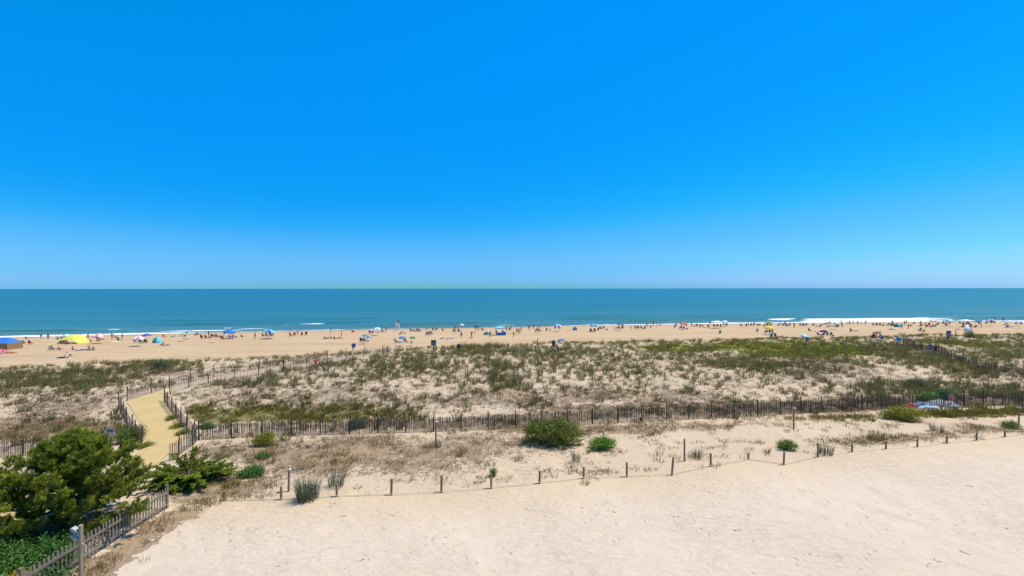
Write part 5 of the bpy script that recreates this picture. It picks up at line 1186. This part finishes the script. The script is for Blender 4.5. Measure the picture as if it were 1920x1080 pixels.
t = tag(MB().box((0, 0, 0), (.45, .24, .36)).build('tote_bag', mat('bag_blue', (.10, .16, .28))), 'blue beach bag held by the person in purple', 'bag'); t.location = p+Vector((-.30, -.12, .95)); md = t.modifiers.new('b', 'BEVEL'); md.width = .06; md.segments = 3
p, o = carrier(1754, 668, 2.6, 'maroon', 'brown', 'person in a dark red shirt on the far walkway')
p, o = carrier(1683, 649, 2.9, 'blue', 'white', 'person in blue walking out of the far walkway onto the beach')
t = tag(MB().box((0, 0, 0), (.75, .12, .8), Matrix.Rotation(.3, 3, 'Y')).build('beach_cart_load', CLO['aqua']), 'aqua folded beach gear carried by the person in blue', 'bag'); t.location = p+Vector((.35, .1, 1.1)); md = t.modifiers.new('b', 'BEVEL'); md.width = .04; md.segments = 3
for px, pyb, lab in [(860, 657, 'dark rubbish bin on the sand right of the grey-green notice board'), (1038, 650, 'dark rubbish bin near the grey-blue umbrella at the dune edge')]:
    p = fix_z(at(px, pyb)); t = thing('rubbish_bin', lab, 'bin', p)
    MB().tube([(0, 0, -.02), (0, 0, .45), (0, 0, .95)], [.27, .30, .31], 14).build('drum', mat('bin_dark', (.05, .06, .055), .6), t); MB().tube([(0, 0, .95), (0, 0, 1.0), (0, 0, 1.1)], [.33, .32, .16], 14).build('lid', mat('bin_lid', (.03, .03, .03), .6), t)

# coloured tarps lying behind the right part of the slat fence
def tarp(px, pyb, w_, d, h, c, lab):
    p = fix_z(at(px, pyb)); m = MB(); n_ = 12
    for j in range(n_+1):
        for i in range(n_+1):
            x, y = (i/n_-.5)*w_, (j/n_-.5)*d; e = max(0, 1-(2*abs(i/n_-.5))**3)*max(0, 1-(2*abs(j/n_-.5))**3)
            m.v.append((x+.1*mnoise.noise((x*2, y*2, px)), y, .03+h*e*(.55+.6*mnoise.noise((x*1.6+px, y*1.6, 2)))+.04*mnoise.noise((x*6, y*6, px))))
    for j in range(n_):
        for i in range(n_): q = j*(n_+1)+i; m.f.append((q, q+1, q+n_+2, q+n_+1)); m.m.append(0)
    o = m.build('tarp', c, None, True); o.location = p; tag(o, lab, 'tarp')
tarp(1708, 764, 1.2, 1.2, .55, CLO['red'], 'crumpled faded red tarp behind the slat fence'); tarp(1730, 763, 2.4, 1.8, .6, mat('blue_tarp', (.30, .44, .56)), 'crumpled pale blue tarp heaped behind the slat fence')
tarp(1765, 760, 2.8, 1.8, .7, mat('grey_tarp', (.40, .42, .45)), 'crumpled grey-white tarp heaped behind the slat fence'); tarp(1783, 752, 1.0, 1.0, .95, mat('rust_heap', (.22, .09, .06)), 'rust brown bundle standing by the grey-white tarp')

# twigs and wrack scattered on the open sand
m = MB()
for i in range(80):
    y = random.uniform(17, 36); x = random.uniform(-.72, 1.1)*y
    if y > rope_y(x)-.5 or x < -15.5: continue
    z = gz(x, y); n_ = random.choice([1, 1, 2, 4])
    for k in range(n_):
        a = random.random()*6.28; l = random.uniform(.06, .22); q = Vector((x+random.gauss(0, .08), y+random.gauss(0, .08), z+.012)); m.tube([q, q+Vector((math.cos(a)*l*.5, math.sin(a)*l*.5, .02)), q+Vector((math.cos(a)*l, math.sin(a)*l, .0))], [.008, .010, .005], 4)
tag(m.build('sand_twigs', mat('dry_twig', (.22, .165, .11))), 'dry twigs and bits of wrack scattered over the bare sand', 'twigs', None, 'stuff')
